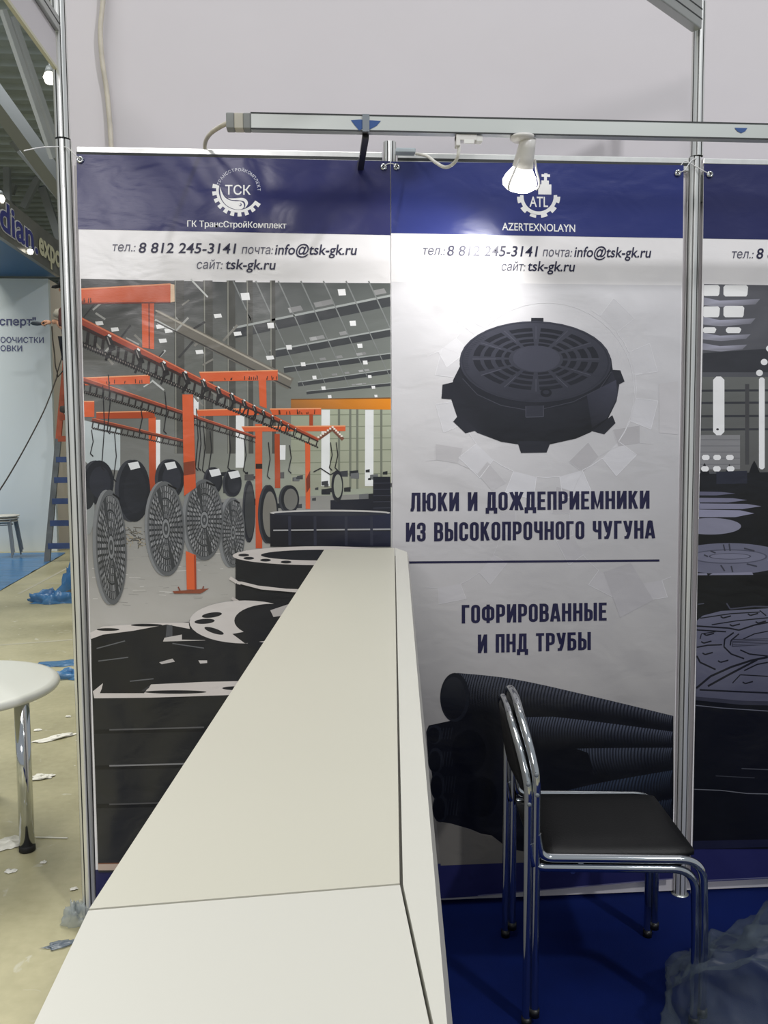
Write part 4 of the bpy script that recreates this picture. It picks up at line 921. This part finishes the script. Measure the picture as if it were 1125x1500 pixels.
fixn(MB().add(sv, [(0, 1, 2, 3), (4, 7, 6, 5), (0, 4, 5, 1), (1, 5, 6, 2), (2, 6, 7, 3), (3, 7, 4, 0)]).build('sloped_edge', M_SIDE, ct))
dz = Vector((0, 0, -.0185)); ins = lambda p, dx, dy: Vector((p.x+dx, p.y+dy, CZ-.0185))
fixn(MB().prism([ins(fl, .004, 0), ins(fo2, 0, 0), ins(out_f, -.012, 0), ins(out_b, -.012, 0), ins(bl2, .004, 0), ins(nl, .004, 0)], (0, 0, -(CZ-.0185-.006))).build('body', M_SIDE, ct))
# ================================================================== STACKED CHAIRS
def make_chair(label, at):
    ch = thing('stacking_chair', label, 'chair', (0, 0, 0), 'two stacked chrome chairs')
    # local frame: x towards the front of the chair, y across (0 near side, W far side), z up
    W = .42; R = .0115; SH = .444
    half_ = [(0.0, 0, .004), (0.0, 0, .30), (0.0, 0, .58), (-.001, .002, .655), (-.008, .016, .705), (-.020, .046, .760), (-.030, .095, .804), (-.032, .15, .824)]
    hoop = half_+[(-.032, W/2, .828)]+[(a, W-b, c_) for a, b, c_ in half_[::-1]]
    MB().tube(smooth_path(hoop, 6), R, 14).build('back_hoop', M_CHROME, ch)
    for s, y in ((0, 0), (1, W)):
        front = fillet([(.002, y, .51), (.012, y, SH), (.445, y, SH-.006), (.452, y, .25), (.453, y, .004)], .062, 10)
        MB().tube(front, R, 14).build('front_tube', M_CHROME, ch)
        for (xx, z) in ((-.003, .675), (0, .62)):
            MB().lathe([(.006, 0), (.006, .002), (.003, .0035), (0, .0035)], (xx, y+(-R*.8 if s == 0 else R*.8), z), (0, -1 if s == 0 else 1, 0), n=14).build('bolt', M_STEEL, ch)
        MB().lathe([(0, 0), (.014, 0), (.014, .022), (0, .022)], (.453, y, 0), n=16).build('foot_cap', M_BLACKP, ch); MB().lathe([(0, 0), (.014, 0), (.014, .022), (0, .022)], (0, y, 0), n=16).build('foot_cap', M_BLACKP, ch)
    for xx in (.12, .40): MB().tube([(xx, .0, SH-.012), (xx, W, SH-.012)], .008, 10).build('seat_crossbar', M_CHROME, ch)
    # seat pad
    mb = MB(); nx, ny = 14, 12; top = []; 
    def sz(u, v): 
        e = min(u, 1-u, v, 1-v); return SH+.006+.016*min(1, e*7)**.5-.004*math.sin(math.pi*u)*math.sin(math.pi*v)
    for i in range(nx+1):
        for j in range(ny+1):
            u, v = i/nx, j/ny; x = .028+.405*u; y = .014+(W-.028)*v
            cf = max(0, u-.86)/.14; y = W/2+(y-W/2)*(1-.10*cf**2)
            top.append((x, y, sz(u, v)))
    bot = [(x, y, SH-.008) for x, y, z in top]; k = len(top); st = ny+1; fs = []
    for i in range(nx):
        for j in range(ny):
            a = i*st+j; fs += [(a, a+st, a+st+1, a+1), (k+a, k+a+1, k+a+st+1, k+a+st)]
    for i in range(nx): fs += [(i*st, k+i*st, k+(i+1)*st, (i+1)*st), (i*st+ny, (i+1)*st+ny, k+(i+1)*st+ny, k+i*st+ny)]
    for j in range(ny): fs += [(j, j+1, k+j+1, k+j), (nx*st+j, k+nx*st+j, k+nx*st+j+1, nx*st+j+1)]
    fixn(mb.add(top+bot, fs, 0, True).build('seat', M_BLACKV, ch))
    # backrest pad, curved between the uprights
    mb = MB(); vs = []; ny, nz = 10, 8
    def bx(z): 
        t = (z-.65)/(.82-.65); return -.001-.029*max(0, min(1, t))**.85
    for side in (0, 1):
        for i in range(nz+1):
            for j in range(ny+1):
                z = .645+.172*i/nz; v = j/ny; e = .012+.125*max(0, (z-.66)/.155)**1.6; y = e+(W-2*e)*v; bow = -.012*math.sin(math.pi*v)
                vs.append((bx(z)+bow+(.010 if side == 0 else -.010), y, z))
    st = ny+1; k = st*(nz+1); fs = []
    for i in range(nz):
        for j in range(ny):
            a = i*st+j; fs += [(a, a+1, a+st+1, a+st), (k+a, k+a+st, k+a+st+1, k+a+1)]
    for i in range(nz): fs += [(i*st, (i+1)*st, k+(i+1)*st, k+i*st), (i*st+ny, k+i*st+ny, k+(i+1)*st+ny, (i+1)*st+ny)]
    for j in range(ny): fs += [(j, k+j, k+j+1, j+1), (nz*st+j, nz*st+j+1, k+nz*st+j+1, k+nz*st+j)]
    fixn(mb.add(vs, fs, 0, True).build('backrest', M_BLACKV, ch))
    return ch
ch = make_chair('black vinyl and chrome chair underneath in the stack of two', None)
ch.location = (.531, 2.19, .006); ch.rotation_euler = (0, 0, math.radians(-4.2))
ch2 = copy_tree(ch); ch2['label'] = 'black vinyl and chrome chair stacked on top of another, its seat uppermost'
ch2.location = (.552, 2.188, .0315)
# ================================================================== PLASTIC BAG
def crumple(name, pts_fn, nu, nv, material, label, cat, closed=True, group=None):
    mb = MB(); vs = [pts_fn(i/nu, j/nv) for i in range(nu+(0 if closed else 1)) for j in range(nv+1)]
    st = nv+1; N = nu if closed else nu
    fs = []
    for i in range(nu):
        i2 = (i+1) % nu if closed else i+1
        for j in range(nv): fs.append((i*st+j, i2*st+j, i2*st+j+1, i*st+j+1))
    o = mb.add(vs, fs, 0, True).build(name, material); fixn(o)
    return tag(o, label, cat, group)
def film(name, rgb, mixw, rough=.22):
    mt = bpy.data.materials.new(name); mt.use_nodes = True; nt = mt.node_tree; b = nt.nodes['Principled BSDF']
    b.inputs['Base Color'].default_value = (*lin(rgb), 1); b.inputs['Roughness'].default_value = rough; b.inputs['Specular IOR Level'].default_value = .6
    out = nt.nodes['Material Output']; tr = nt.nodes.new('ShaderNodeBsdfTransparent'); mx = nt.nodes.new('ShaderNodeMixShader'); mx.inputs[0].default_value = mixw
    tr.inputs[0].default_value = (.92, .95, .97, 1)
    tl = nt.nodes.new('ShaderNodeBsdfTranslucent'); tl.inputs[0].default_value = (*lin(rgb), 1); m2 = nt.nodes.new('ShaderNodeMixShader'); m2.inputs[0].default_value = .35
    nt.links.new(b.outputs[0], m2.inputs[1]); nt.links.new(tl.outputs[0], m2.inputs[2])
    nt.links.new(tr.outputs[0], mx.inputs[1]); nt.links.new(m2.outputs[0], mx.inputs[2]); nt.links.new(mx.outputs[0], out.inputs[0])
    return mt
M_BAG = film('clear_polythene', (116, 128, 136), .34, .26)
BC = Vector((1.30, 2.02, 0))
def bagpt(u, v):
    a = 2*math.pi*u; ph = v*math.pi*.5
    d = Vector((math.cos(a)*math.cos(ph), math.sin(a)*math.cos(ph), math.sin(ph)))
    rx, ry, rz = .375, .40, .27
    q = d*2.3+Vector((3.1, 1.7, .4))
    w2 = Vector((noise.noise(q*1.7), noise.noise(q*1.7+Vector((5, 1, 2))), 0))*.5
    w2 = Vector((noise.noise(q*1.3), noise.noise(q*1.3+Vector((5, 1, 2))), noise.noise(q*1.3+Vector((1, 7, 3)))))*.45
    rdg = lambda f, o: 1-2.2*abs(noise.noise(q*f+w2*f*.7+Vector((o, o*.7, 2))))
    k = .98+.17*rdg(.62, 0)+.075*rdg(1.5, 3)+.022*rdg(3.4, 6)+.006*rdg(7, 9)
    lean = .06*math.sin(2*a+.6)
    p = BC+Vector((d.x*rx*k, d.y*ry*k, max(.009, .008+d.z*(rz+lean)*k*(1+.3*noise.noise(q*1.3)))))
    return p
crumple('plastic_bag', bagpt, 300, 110, M_BAG, 'crumpled clear plastic bag on the blue carpet at lower right', 'bag')
# a loose flap of the bag in front of the chair leg
def flap(u, v):
    x = .90+.30*u+.03*math.sin(5*v); y = 2.06-.16*v+.04*math.sin(4*u); zz = .19*math.sin(math.pi*min(1, .15+.85*u))*math.sin(math.pi*min(1, v*.62+.38))
    n = noise.noise(Vector((x*9, y*9, v*3)))*.03+noise.noise(Vector((x*22, y*22, 2)))*.010
    return Vector((x+n, y-n*.5, max(.01, .02+zz+n)))
# ================================================================== ROUND TABLE
TCX, TCY, TR = -1.492, 3.505, .40
rt = thing('round_table', 'low white round table with chrome legs on the concrete floor at left', 'table', (TCX, TCY, 0))
prof = [(0, .622), (TR-.03, .622), (TR-.012, .619), (TR-.003, .611), (TR, .600), (TR-.006, .590), (TR-.02, .587), (0, .587)]
MB().lathe(prof, (TCX, TCY, 0), n=72).build('tabletop', mat('white_table_laminate', (204, 205, 197), .32), rt)
lp = Vector((-1.170, 3.335, 0)); rl = math.hypot(lp.x-TCX, lp.y-TCY); a0 = math.atan2(lp.y-TCY, lp.x-TCX)
for k in range(3):
    a = a0+k*math.pi*2/3; x, y = TCX+rl*math.cos(a), TCY+rl*math.sin(a)
    lg_ = MB().lathe([(0, .022), (.028, .022), (.028, .587), (0, .587)], (x, y, 0), n=28).build('leg', M_CHROME, rt)
    MB().lathe([(0, 0), (.026, 0), (.031, .004), (.031, .02), (.028, .026), (0, .026)], (x, y, 0), n=28).build('foot_cap', M_RUBBER, lg_)
# ================================================================== FAR STAND ON THE LEFT
# lettering of the white wall
def wall_text(s, x0, y0, x1, y1, Hh, bold, Y):
    v, f = text_px(s, x0, y0, x1, y1, Hh, 0, bold); return [onY(a, b, Y) for a, b in v], f
wl = [o for o in SC.objects if o.name == 'wall_left'][0]
mb = MB()
for a in (('сперт"', -1, 476.2, 52.5, 476.8, 11.2, .02), ('ООЧИСТКИ', .6, 501.8, 64, 502.2, 7.7, .012), ('ОВКИ', .6, 514.2, 32.4, 514.4, 7.7, .012)):
    v, f = wall_text(*a, FY-.006); mb.add(v, f)
mb.build('wall_lettering', mat('blue_grey_vinyl_letters', (74, 78, 116), .5), wl)
wr = [o for o in SC.objects if o.name == 'wall_right'][0]
mb = MB()
def side_text(s, y0, y1, z, hgt):
    v, f = glyphs(s, 0); a = min(p[0] for p in v); b = max(p[0] for p in v); c_ = cap_height()
    return [(-3.927, y0+(y1-y0)*(p[0]-a)/(b-a), z+p[1]/c_*hgt) for p in v], f
for a in (('ООО', 14.1, 16.2, 2.98, .22), ('ОБОРУД', 13.9, 16.6, 2.62, .14)):
    v, f = side_text(*a); mb.add(v, f)
mb.build('wall_lettering', mat('grey_vinyl_letters', (150, 146, 146), .5), wr)
# fascia sign with canopy
sA, sB = onZ(0, 346, 3.97), onZ(89, 406, 3.97)
sd = (sB-sA).normalized(); S0 = sA-sd*3.0; S1 = sB
sg = thing('fascia_sign', 'grey fascia sign with blue and cream lettering above the neighbouring stand', 'sign', (S0.x, S0.y, 3.97))
out = Vector((0, 0, 1)).cross(sd).normalized()
if out.x < 0: out = -out
hgt = .50
fixn(MB().prism([S0, S1, S1+Vector((0, 0, hgt)), S0+Vector((0, 0, hgt))], -out*.06).build('panel', mat('smoky_mesh_panel', (104, 104, 100), .35, vary=.2, vscale=3), sg))
inn = -out*1.25
fixn(MB().prism([S0-out*.06, S1-out*.06, S1-out*.9+Vector((0, .0, 0)), S0+inn*1.6], (0, 0, .16)).build('canopy', mat('blue_canopy', (24, 84, 128), .5), sg))
def sign_text(s, t0, t1, z, hh, bold, off):
    v, f = glyphs(s, bold); a = min(p[0] for p in v); b = max(p[0] for p in v); c_ = cap_height()
    return [S0+(S1-S0)*(t0+(t1-t0)*(p[0]-a)/(b-a))+Vector((0, 0, z+p[1]/c_*hh))+out*off for p in v], f
def sx(px):                                              # where along the sign a sight line falls
    best = min((abs((lambda P: (562.5+FOC*((P-EYEP).dot(RT))/((P-EYEP).dot(_d))))(S0+(S1-S0)*k/400)-px), k/400) for k in range(401)); return best[1]
M_SB = mat('blue_sign_letters', (52, 56, 132), .4); M_SW = mat('white_sign_edge', (214, 214, 220), .4); M_SC = mat('cream_sign_letters', (206, 204, 176), .4)
mb = MB(); v, f = sign_text('dian.', sx(-1), sx(56), .10, .33, .05, .004); mb.add(v, f); mb.build('white_outline', M_SW, sg)
mb = MB(); v, f = sign_text('dian.', sx(0), sx(55.5), .10, .33, .02, .008); mb.add(v, f); mb.build('blue_lettering', M_SB, sg)
mb = MB(); v, f = sign_text('expo', sx(57), sx(94), .13, .30, .03, .008); mb.add(v, f); mb.build('cream_lettering', M_SC, sg)
# lamps beyond
def lamp(label, p, r, e, col=(255, 246, 226), rod=None):
    t = thing('floodlight', label, 'lamp', p); P = Vector(p)
    MB().lathe([(0, -r), (r*.7, -r*.75), (r, 0), (r*.75, r*.6), (0, r*.9)], P, (0, 0, 1), n=20).build('glowing_bulb', mat('glow_%d' % int(e), col, .4, emit=e), t)
    MB().lathe([(0, r*.8), (r*.8, r*.7), (r*.5, r*1.6), (0, r*1.7)], P, (0, 0, 1), n=20).build('housing', M_STEEL, t)
    if rod: MB().tube([P+Vector((0, 0, r*1.6)), rod(P)], r*.16, 8).build('support_rod', M_STEEL, t)
    return t
lamp('glowing hall lamp just left of the left post, under the frieze', onY(73.5, 114, 15), .11, 7, rod=lambda P: Vector((P.x, P.y, 10.62)))
lamp('white lamp shining above the fascia sign at the left edge', onY(0, 291, 10.6), .055, 8)
lamp('small white oval lamp at the lower edge of the fascia sign', sA+sd*.95+Vector((0, 0, .03))+out*.05, .038, 6)
# blue film on the floor
M_FILM = mat('blue_floor_film', (62, 116, 164), .28, vary=.25, vscale=3, bstretch=(.6, 3, 1), bump=.02, bscale=4)
mb = MB(); e0, e1 = onZ(-70, 906, 0), onZ(96, 810.5, 0)
n1, n2 = 40, 24; vs = []
for i in range(n1+1):
    for j in range(n2+1):
        p = e0.lerp(e1, i/n1); q = Vector((-8.5, p.y+.2, 0)) if i < n1 else Vector((-8.5, 12.8, 0)); p2 = p.lerp(q, j/n2); p2.y = min(p2.y, FY-.02)
        vs.append((p2.x, p2.y, .006+.022*max(0, noise.noise(Vector((p2.x*.9, p2.y*3.2, 1))))))
fs = [(i*(n2+1)+j, i*(n2+1)+j+1, (i+1)*(n2+1)+j+1, (i+1)*(n2+1)+j) for i in range(n1) for j in range(n2)]
tag(fixn(mb.add(vs, fs, 0, True).build('floor_film', M_FILM)), 'blue protective film spread over the floor below the white wall', 'plastic sheet')
# stacked stools
def make_stool(at):
    t = thing('stool', '', 'stool', (0, 0, 0), 'stacked white stools')
    mb = MB(); mb.lathe([(0, .47), (.15, .47), (.19, .482), (.20, .49), (.19, .497), (0, .492)], n=32); mb.build('seat', mat('grey_white_seat', (206, 204, 196), .45), t)
    for (sx_, sy) in ((1, 1), (1, -1), (-1, 1), (-1, -1)):
        MB().tube([(sx_*.115, sy*.115, .475), (sx_*.17, sy*.17, .0)], .011, 10).build('leg', M_STEEL, t)
    MB().tube([(.13*math.cos(a*math.pi/8), .13*math.sin(a*math.pi/8), .44) for a in range(17)], .007, 8).build('seat_ring', M_STEEL, t)
    return t
sp0 = onZ(9, 816, 0); P = onY(6, 762, 12.15)
st0 = make_stool(None); st0.location = (P.x-.02, 12.15, .03)
lb = ['white round stool at the bottom of the far stack, by the pale wall', 'white round stool in the middle of the far stack', 'white round stool on top of the far stack']
st0['label'] = lb[0]
for k in (1, 2):
    s2 = copy_tree(st0); s2.location = (P.x-.02+.014*k, 12.15, .03+.036*k); s2['label'] = lb[k]
# ladder
LY = onZ(69, 823, 0).y
ld = thing('step_ladder', 'tall wooden step ladder, orange above and blue below, behind the left post', 'ladder', (-3.35, LY, 0))
M_LO = mat('red_orange_paint', (160, 78, 52), .6, vary=.2, vscale=5); M_LB = mat('blue_grey_paint', (58, 76, 118), .6, vary=.25, vscale=5); M_LG = mat('grey_worn_wood', (98, 102, 104), .7, vary=.25, vscale=6)
foot = onZ(69, 823, 0); topp = onY(98.5, 505, LY+.5); CXL = -3.03
def mir(p): return Vector((2*CXL-p.x, p.y, p.z))
mid = foot.lerp(topp, .56)
for q in (lambda p: p, mir):
    MB().bar(q(foot), q(mid), .075, .04).build('lower_stile', M_LG, ld); MB().bar(q(mid), q(topp), .07, .04).build('upper_stile', M_LO, ld)
    rf = q(Vector((foot.x, LY+1.35, 0))); MB().bar(rf, q(topp)+Vector((0, .05, 0)), .06, .035).build('rear_stile', M_LG, ld)
for k, z in enumerate((2.45, 2.20, 1.93, 1.64, 1.36, 1.085, .803, .511, .21)):
    a = foot.lerp(topp, z/topp.z); b = mir(a); MB().bar(a+Vector((0, -.01, 0)), b+Vector((0, -.01, 0)), .04, .075).build('rung', M_LO if z > 1.55 else M_LB, ld)
MB().bar(topp+Vector((-.03, 0, .02)), mir(topp)+Vector((.03, 0, .02)), .16, .03).build('top_plate', M_LO, ld)
# ------------------------------------------------------------------ worker on the ladder
def skin(name, verts, edges, radii, material, parent, root=0, sub=2):
    me = bpy.data.meshes.new(name); me.from_pydata([tuple(v) for v in verts], edges, []); me.update()
    o = bpy.data.objects.new(name, me); COL.objects.link(o); 
    md = o.modifiers.new('skin', 'SKIN'); md.use_smooth_shade = True
    for i, r in enumerate(radii):
        sv = me.skin_vertices[0].data[i]; sv.radius = (r, r) if not isinstance(r, tuple) else r; sv.use_root = (i == root)
    sb = o.modifiers.new('sub', 'SUBSURF'); sb.levels = sub; sb.render_levels = sub
    dg = bpy.context.evaluated_depsgraph_get(); dg.update()
    m2 = bpy.data.meshes.new_from_object(o.evaluated_get(dg)); bpy.data.objects.remove(o)
    m2.materials.clear(); m2.materials.append(material)
    for p in m2.polygons: p.use_smooth = True
    o = bpy.data.objects.new(name, m2); COL.objects.link(o); o.parent = parent; return o
PY = LY-.18; hd = onY(97, 425, PY); hand = onY(72, 472, PY-.12)
wk = thing('person', 'worker in a dark cap reaching left with a power tool, standing on the ladder', 'person', (0, 0, 0))
M_SKIN = mat('skin', (186, 140, 112), .55); M_SHIRT = mat('dark_red_shirt', (74, 40, 36), .8); M_TROU = mat('dark_trousers', (44, 46, 54), .8); M_CAP = mat('black_cap', (24, 24, 28), .8); M_SHOE = mat('worn_shoes', (60, 56, 52), .7)
X0 = hd.x+.02; ZF = 1.975; Hd = hd.z
sh = Hd-.27; pel = ZF+.88
V = Vector
y0 = PY
body = [V((X0+.06, y0, pel)), V((X0+.05, y0, pel+.25)), V((X0+.03, y0, sh-.06)), V((X0+.01, y0, sh+.06)), V((X0, y0, Hd-.07)), V((X0-.005, y0, Hd+.03)),           # pelvis..head
        V((X0+.0, y0-.17, sh-.03)), V((X0-.02, y0-.20, sh-.25)), V((hand.x+.10, hand.y, hand.z+.01)), V((hand.x+.03, hand.y, hand.z)),                       # left arm
        V((X0+.06, y0+.17, sh-.03)), V((X0+.12, y0+.24, sh-.28)), V((X0+.16, y0+.12, sh-.50)), V((X0+.10, y0+.10, sh-.52)),                                   # right arm
        V((X0+.06, y0-.10, pel-.05)), V((X0+.0, y0-.10, ZF+.47)), V((X0+.05, y0-.10, ZF+.08)),
        V((X0+.06, y0+.10, pel-.05)), V((X0+.03, y0+.10, ZF+.47)), V((X0+.07, y0+.10, ZF+.08))]
ed = [(0, 1), (1, 2), (2, 3), (3, 4), (4, 5), (2, 6), (6, 7), (7, 8), (8, 9), (2, 10), (10, 11), (11, 12), (12, 13), (0, 14), (14, 15), (15, 16), (0, 17), (17, 18), (18, 19)]
rd = [(.13, .15), (.125, .15), (.13, .16), .058, .085, .095, .07, .048, .034, .03, .07, .048, .034, .03, .095, .062, .042, .095, .062, .042]
skin('body', body, ed, rd, M_SKIN, wk)
def sub(idx, radd, name, material, e):
    vs = [body[i] for i in idx]; m_ = {i: k for k, i in enumerate(idx)}
    skin(name, vs, [(m_[a], m_[b]) for a, b in e], [tuple(x+radd for x in (rd[i] if isinstance(rd[i], tuple) else (rd[i], rd[i]))) for i in idx], material, wk)
sub([0, 1, 2, 6, 7, 10, 11], .014, 'shirt', M_SHIRT, [(0, 1), (1, 2), (2, 6), (6, 7), (2, 10), (10, 11)])
sub([0, 14, 15, 16, 17, 18, 19], .014, 'trousers', M_TROU, [(0, 14), (14, 15), (15, 16), (0, 17), (17, 18), (18, 19)])
for yy, xx in ((-.10, .05), (.10, .07)):
    bevel(MB().box(X0+xx-.17, X0+xx+.09, y0+yy-.045, y0+yy+.045, ZF-.005, ZF+.085).build('shoe', M_SHOE, wk), .03, 3)
hc = body[5]+V((0, 0, .02))
MB().lathe([(.104, -.0), (.108, .03), (.10, .075), (.07, .105), (0, .118)], hc, (0, 0, 1), n=28).build('cap', M_CAP, wk)
fixn(MB().prism([hc+V((-.08, -.09, .0)), hc+V((-.17, -.07, -.02)), hc+V((-.20, 0, -.025)), hc+V((-.17, .07, -.02)), hc+V((-.08, .09, .0))], (0, 0, .012)).build('cap_brim', M_CAP, wk))
fc = body[5]
MB().lathe([(0, -.018), (.013, -.008), (.011, .012), (0, .028)], fc+V((-.098, 0, -.03)), (0, 0, 1), n=12).build('nose', M_SKIN, wk)
for s in (-1, 1):
    MB().lathe([(0, -.008), (.009, 0), (0, .008)], fc+V((-.085, .034*s, -.008)), (0, 0, 1), n=10).build('eye', M_BLACKP, wk)
    MB().lathe([(0, -.03), (.016, -.012), (.018, .012), (0, .03)], fc+V((.0, .095*s, -.02)), (0, 0, 1), n=12).build('ear', M_SKIN, wk)
MB().tube([fc+V((-.078, -.022, -.07)), fc+V((-.086, 0, -.068)), fc+V((-.078, .022, -.07))], .005, 8).build('mouth', mat('lips', (150, 92, 84), .6), wk)
# hands: palms with five fingers closed round what they hold
def hand_mesh(wr, sgn):
    o = wr
    pv = [o, o+V((-.045, 0, 0)), o+V((-.085, 0, 0))]; ev = [(0, 1), (1, 2)]; rr = [.027, .034, .026]
    for k in range(4):
        yy = (-.030+.02*k); base = len(pv)
        pv += [o+V((-.092, yy, .006)), o+V((-.115-.006*(1.5-abs(k-1.5)), yy, -.012)), o+V((-.108, yy, -.040)), o+V((-.084, yy, -.044))]
        ev += [(2, base), (base, base+1), (base+1, base+2), (base+2, base+3)]; rr += [.010, .0095, .009, .008]
    base = len(pv); pv += [o+V((-.04, -.03*sgn, -.018)), o+V((-.07, -.04*sgn, -.032)), o+V((-.092, -.03*sgn, -.040))]; ev += [(1, base), (base, base+1), (base+1, base+2)]; rr += [.013, .011, .009]
    skin('hand', pv, ev, rr, M_SKIN, wk, 0, 1)
hand_mesh(body[9], 1); hand_mesh(body[13]+V((.02, 0, 0)), -1)
tl = thing('power_tool', 'slim dark power tool held out in the hand of the worker on the ladder', 'tool', body[9]+V((-.09, 0, -.03)))
tq = body[9]+V((-.088, 0, -.020)); M_TOOL = mat('dark_tool_plastic', (52, 58, 66), .45)
MB().tube([tq+V((.03, 0, 0)), tq+V((-.03, 0, 0)), tq+V((-.09, 0, .002)), tq+V((-.15, 0, .004)), tq+V((-.17, 0, .004))], [.016, .018, .027, .022, .008], 14).build('casing', M_TOOL, tl)
MB().tube([tq+V((-.17, 0, .004)), tq+V((-.215, 0, .004))], .006, 10).build('bit', M_STEEL, tl)
rag = MB(); rag.lathe([(0, -.05), (.05, -.04), (.065, 0), (.05, .05), (.02, .075), (0, .08)], body[8]+V((.02, -.01, .085)), (.3, 0, 1), n=14)
tag(rag.build('dust_bag', mat('grey_cloth', (150, 146, 134), .8, bump=.01, bscale=14)), 'grey cloth bag above the forearm of the worker on the ladder', 'bag')
# cables of the tool
M_CORD = mat('dark_cord', (52, 46, 40), .6)
yc = PY-.1
MB().tube(smooth_path([onY(76, 478, yc), onY(77, 495, yc), onY(80, 520, yc), onY(81, 535, yc), onY(84, 548, yc), onY(82, 556, yc), onY(66, 598, yc-.3), onY(45, 640, yc-.9), onY(20, 685, yc-1.6), onY(-6, 726, yc-2.2), onY(-60, 800, yc-3.2)], 8), .008, 8).build('power_cord', M_CORD, tl)
tag(MB().tube(smooth_path([onY(96, 508, LY+.3), onY(88, 532, LY), onY(83, 552, LY-.12), onY(90, 546, LY-.1), onY(97, 536, LY+.2)], 8), .007, 8).build('cord_loop', M_CORD), 'loop of brown cord hooked at the top of the step ladder', 'cord')
# ================================================================== LITTER ON THE CONCRETE
M_BF = film('blue_polythene', (84, 142, 196), .8, .25); M_CF = film('clear_film', (190, 196, 196), .5, .2); M_PAPER = mat('white_scrap', (226, 224, 214), .6)
def litter(name, centre, rx, ry, hh, material, label, cat, seed, rot=0, group=None, nu=36, nv=10):
    cx_, cy_ = centre.x, centre.y
    def f(u, v):
        a = 2*math.pi*u; k = math.cos(v*math.pi/2); n_ = noise.noise(Vector((math.cos(a)*1.6+seed, math.sin(a)*1.6, v*2)))
        n2 = noise.noise(Vector((math.cos(a)*4+seed, math.sin(a)*4, v*5)))
        rr = k*(1+.55*n_+.25*n2); x, y = rx*rr*math.cos(a), ry*rr*math.sin(a); c_, s_ = math.cos(rot), math.sin(rot)
        return Vector((cx_+x*c_-y*s_, cy_+x*s_+y*c_, .003+hh*max(0, math.sin(v*math.pi/2)*(.7+.6*n_+.5*n2))))
    return crumple(name, f, nu, nv, material, label, cat, True, group)
litter('crumpled_film', onZ(90, 876, 0)+V((.0, -.25, 0)), .26, .10, .12, M_BF, 'crumpled blue film on the floor, farther of the two beside the left post', 'plastic film', 1.2)
litter('crumpled_film', onZ(104, 868, 0)+V((.13, 0, 0)), .24, .10, .36, M_BF, 'upright twist of blue film standing behind the left post', 'plastic film', 5.2)
litter('dark_sack', onZ(98, 880, 0)+V((.1, 0, 0)), .24, .09, .10, mat('dark_grey_sack', (70, 68, 62), .7), 'dark grey flattened sack lying by the far crumpled blue film', 'sack', 2.7)
litter('film_strip', onZ(98, 972, 0)+V((.02, 0, 0)), .20, .09, .01, M_BF, 'flat strip of thin blue film on the floor beyond the round table', 'plastic film', 3.3, .2)
litter('crumpled_film', onZ(106, 992, 0), .17, .085, .05, M_BF, 'crumpled blue film on the floor right of the round table', 'plastic film', 7.4)
litter('clear_film_scrap', onZ(112, 1352, 0)+V((-.0, .0, 0)), .045, .035, .07, M_CF, 'crumpled clear film at the foot of the left post', 'plastic film', 4.1)
litter('film_strip', onZ(92, 1384, 0), .055, .02, .004, film('grey_blue_film', (116, 130, 150), .75), 'small blue-grey film strip beside the counter near the left post', 'plastic film', 8.8, .35)
litter('paper_scrap', onZ(84, 1081, 0), .11, .035, .012, M_PAPER, 'torn white scrap on the floor between the table and the left post', 'scrap', 6.6, .6)
litter('paper_scrap', onZ(62, 1139, 0), .055, .035, .010, M_PAPER, 'pointed white scrap just right of the table leg', 'scrap', 9.1, .1)
litter('paper_scrap', onZ(16, 1236, 0), .07, .05, .014, M_PAPER, 'crumpled white scrap left of the foot of the table leg', 'scrap', 3.9, .8)
sa, sb_ = onZ(52, 1226.5, .004), onZ(99, 1227.5, .004)
tag(MB().tube([sa, sb_], .003, 8).build('thin_stick', M_PAPER), 'thin white stick lying level with the table foot', 'stick')
for (px, py, r, lab) in ((100, 1050, .012, 'tiny white fleck below the blue film by the left post'), (15, 1277, .018, 'small white fleck in front of the table leg, nearest the left edge'), (108, 1303, .010, 'tiny white fleck nearest the foot of the left post'), (64, 1264, .010, 'tiny white fleck just beyond the foot of the table leg'), (55, 1070, .018, 'pale fleck right of the table edge'), (117, 1085, .014, 'white fleck touching the left post halfway down')):
    litter('paper_fleck', onZ(px, py, 0), r*1.3, r, .005, M_PAPER, lab, 'scrap', px*.37, 0, 'white flecks on the concrete', 12, 4)
finish_things()
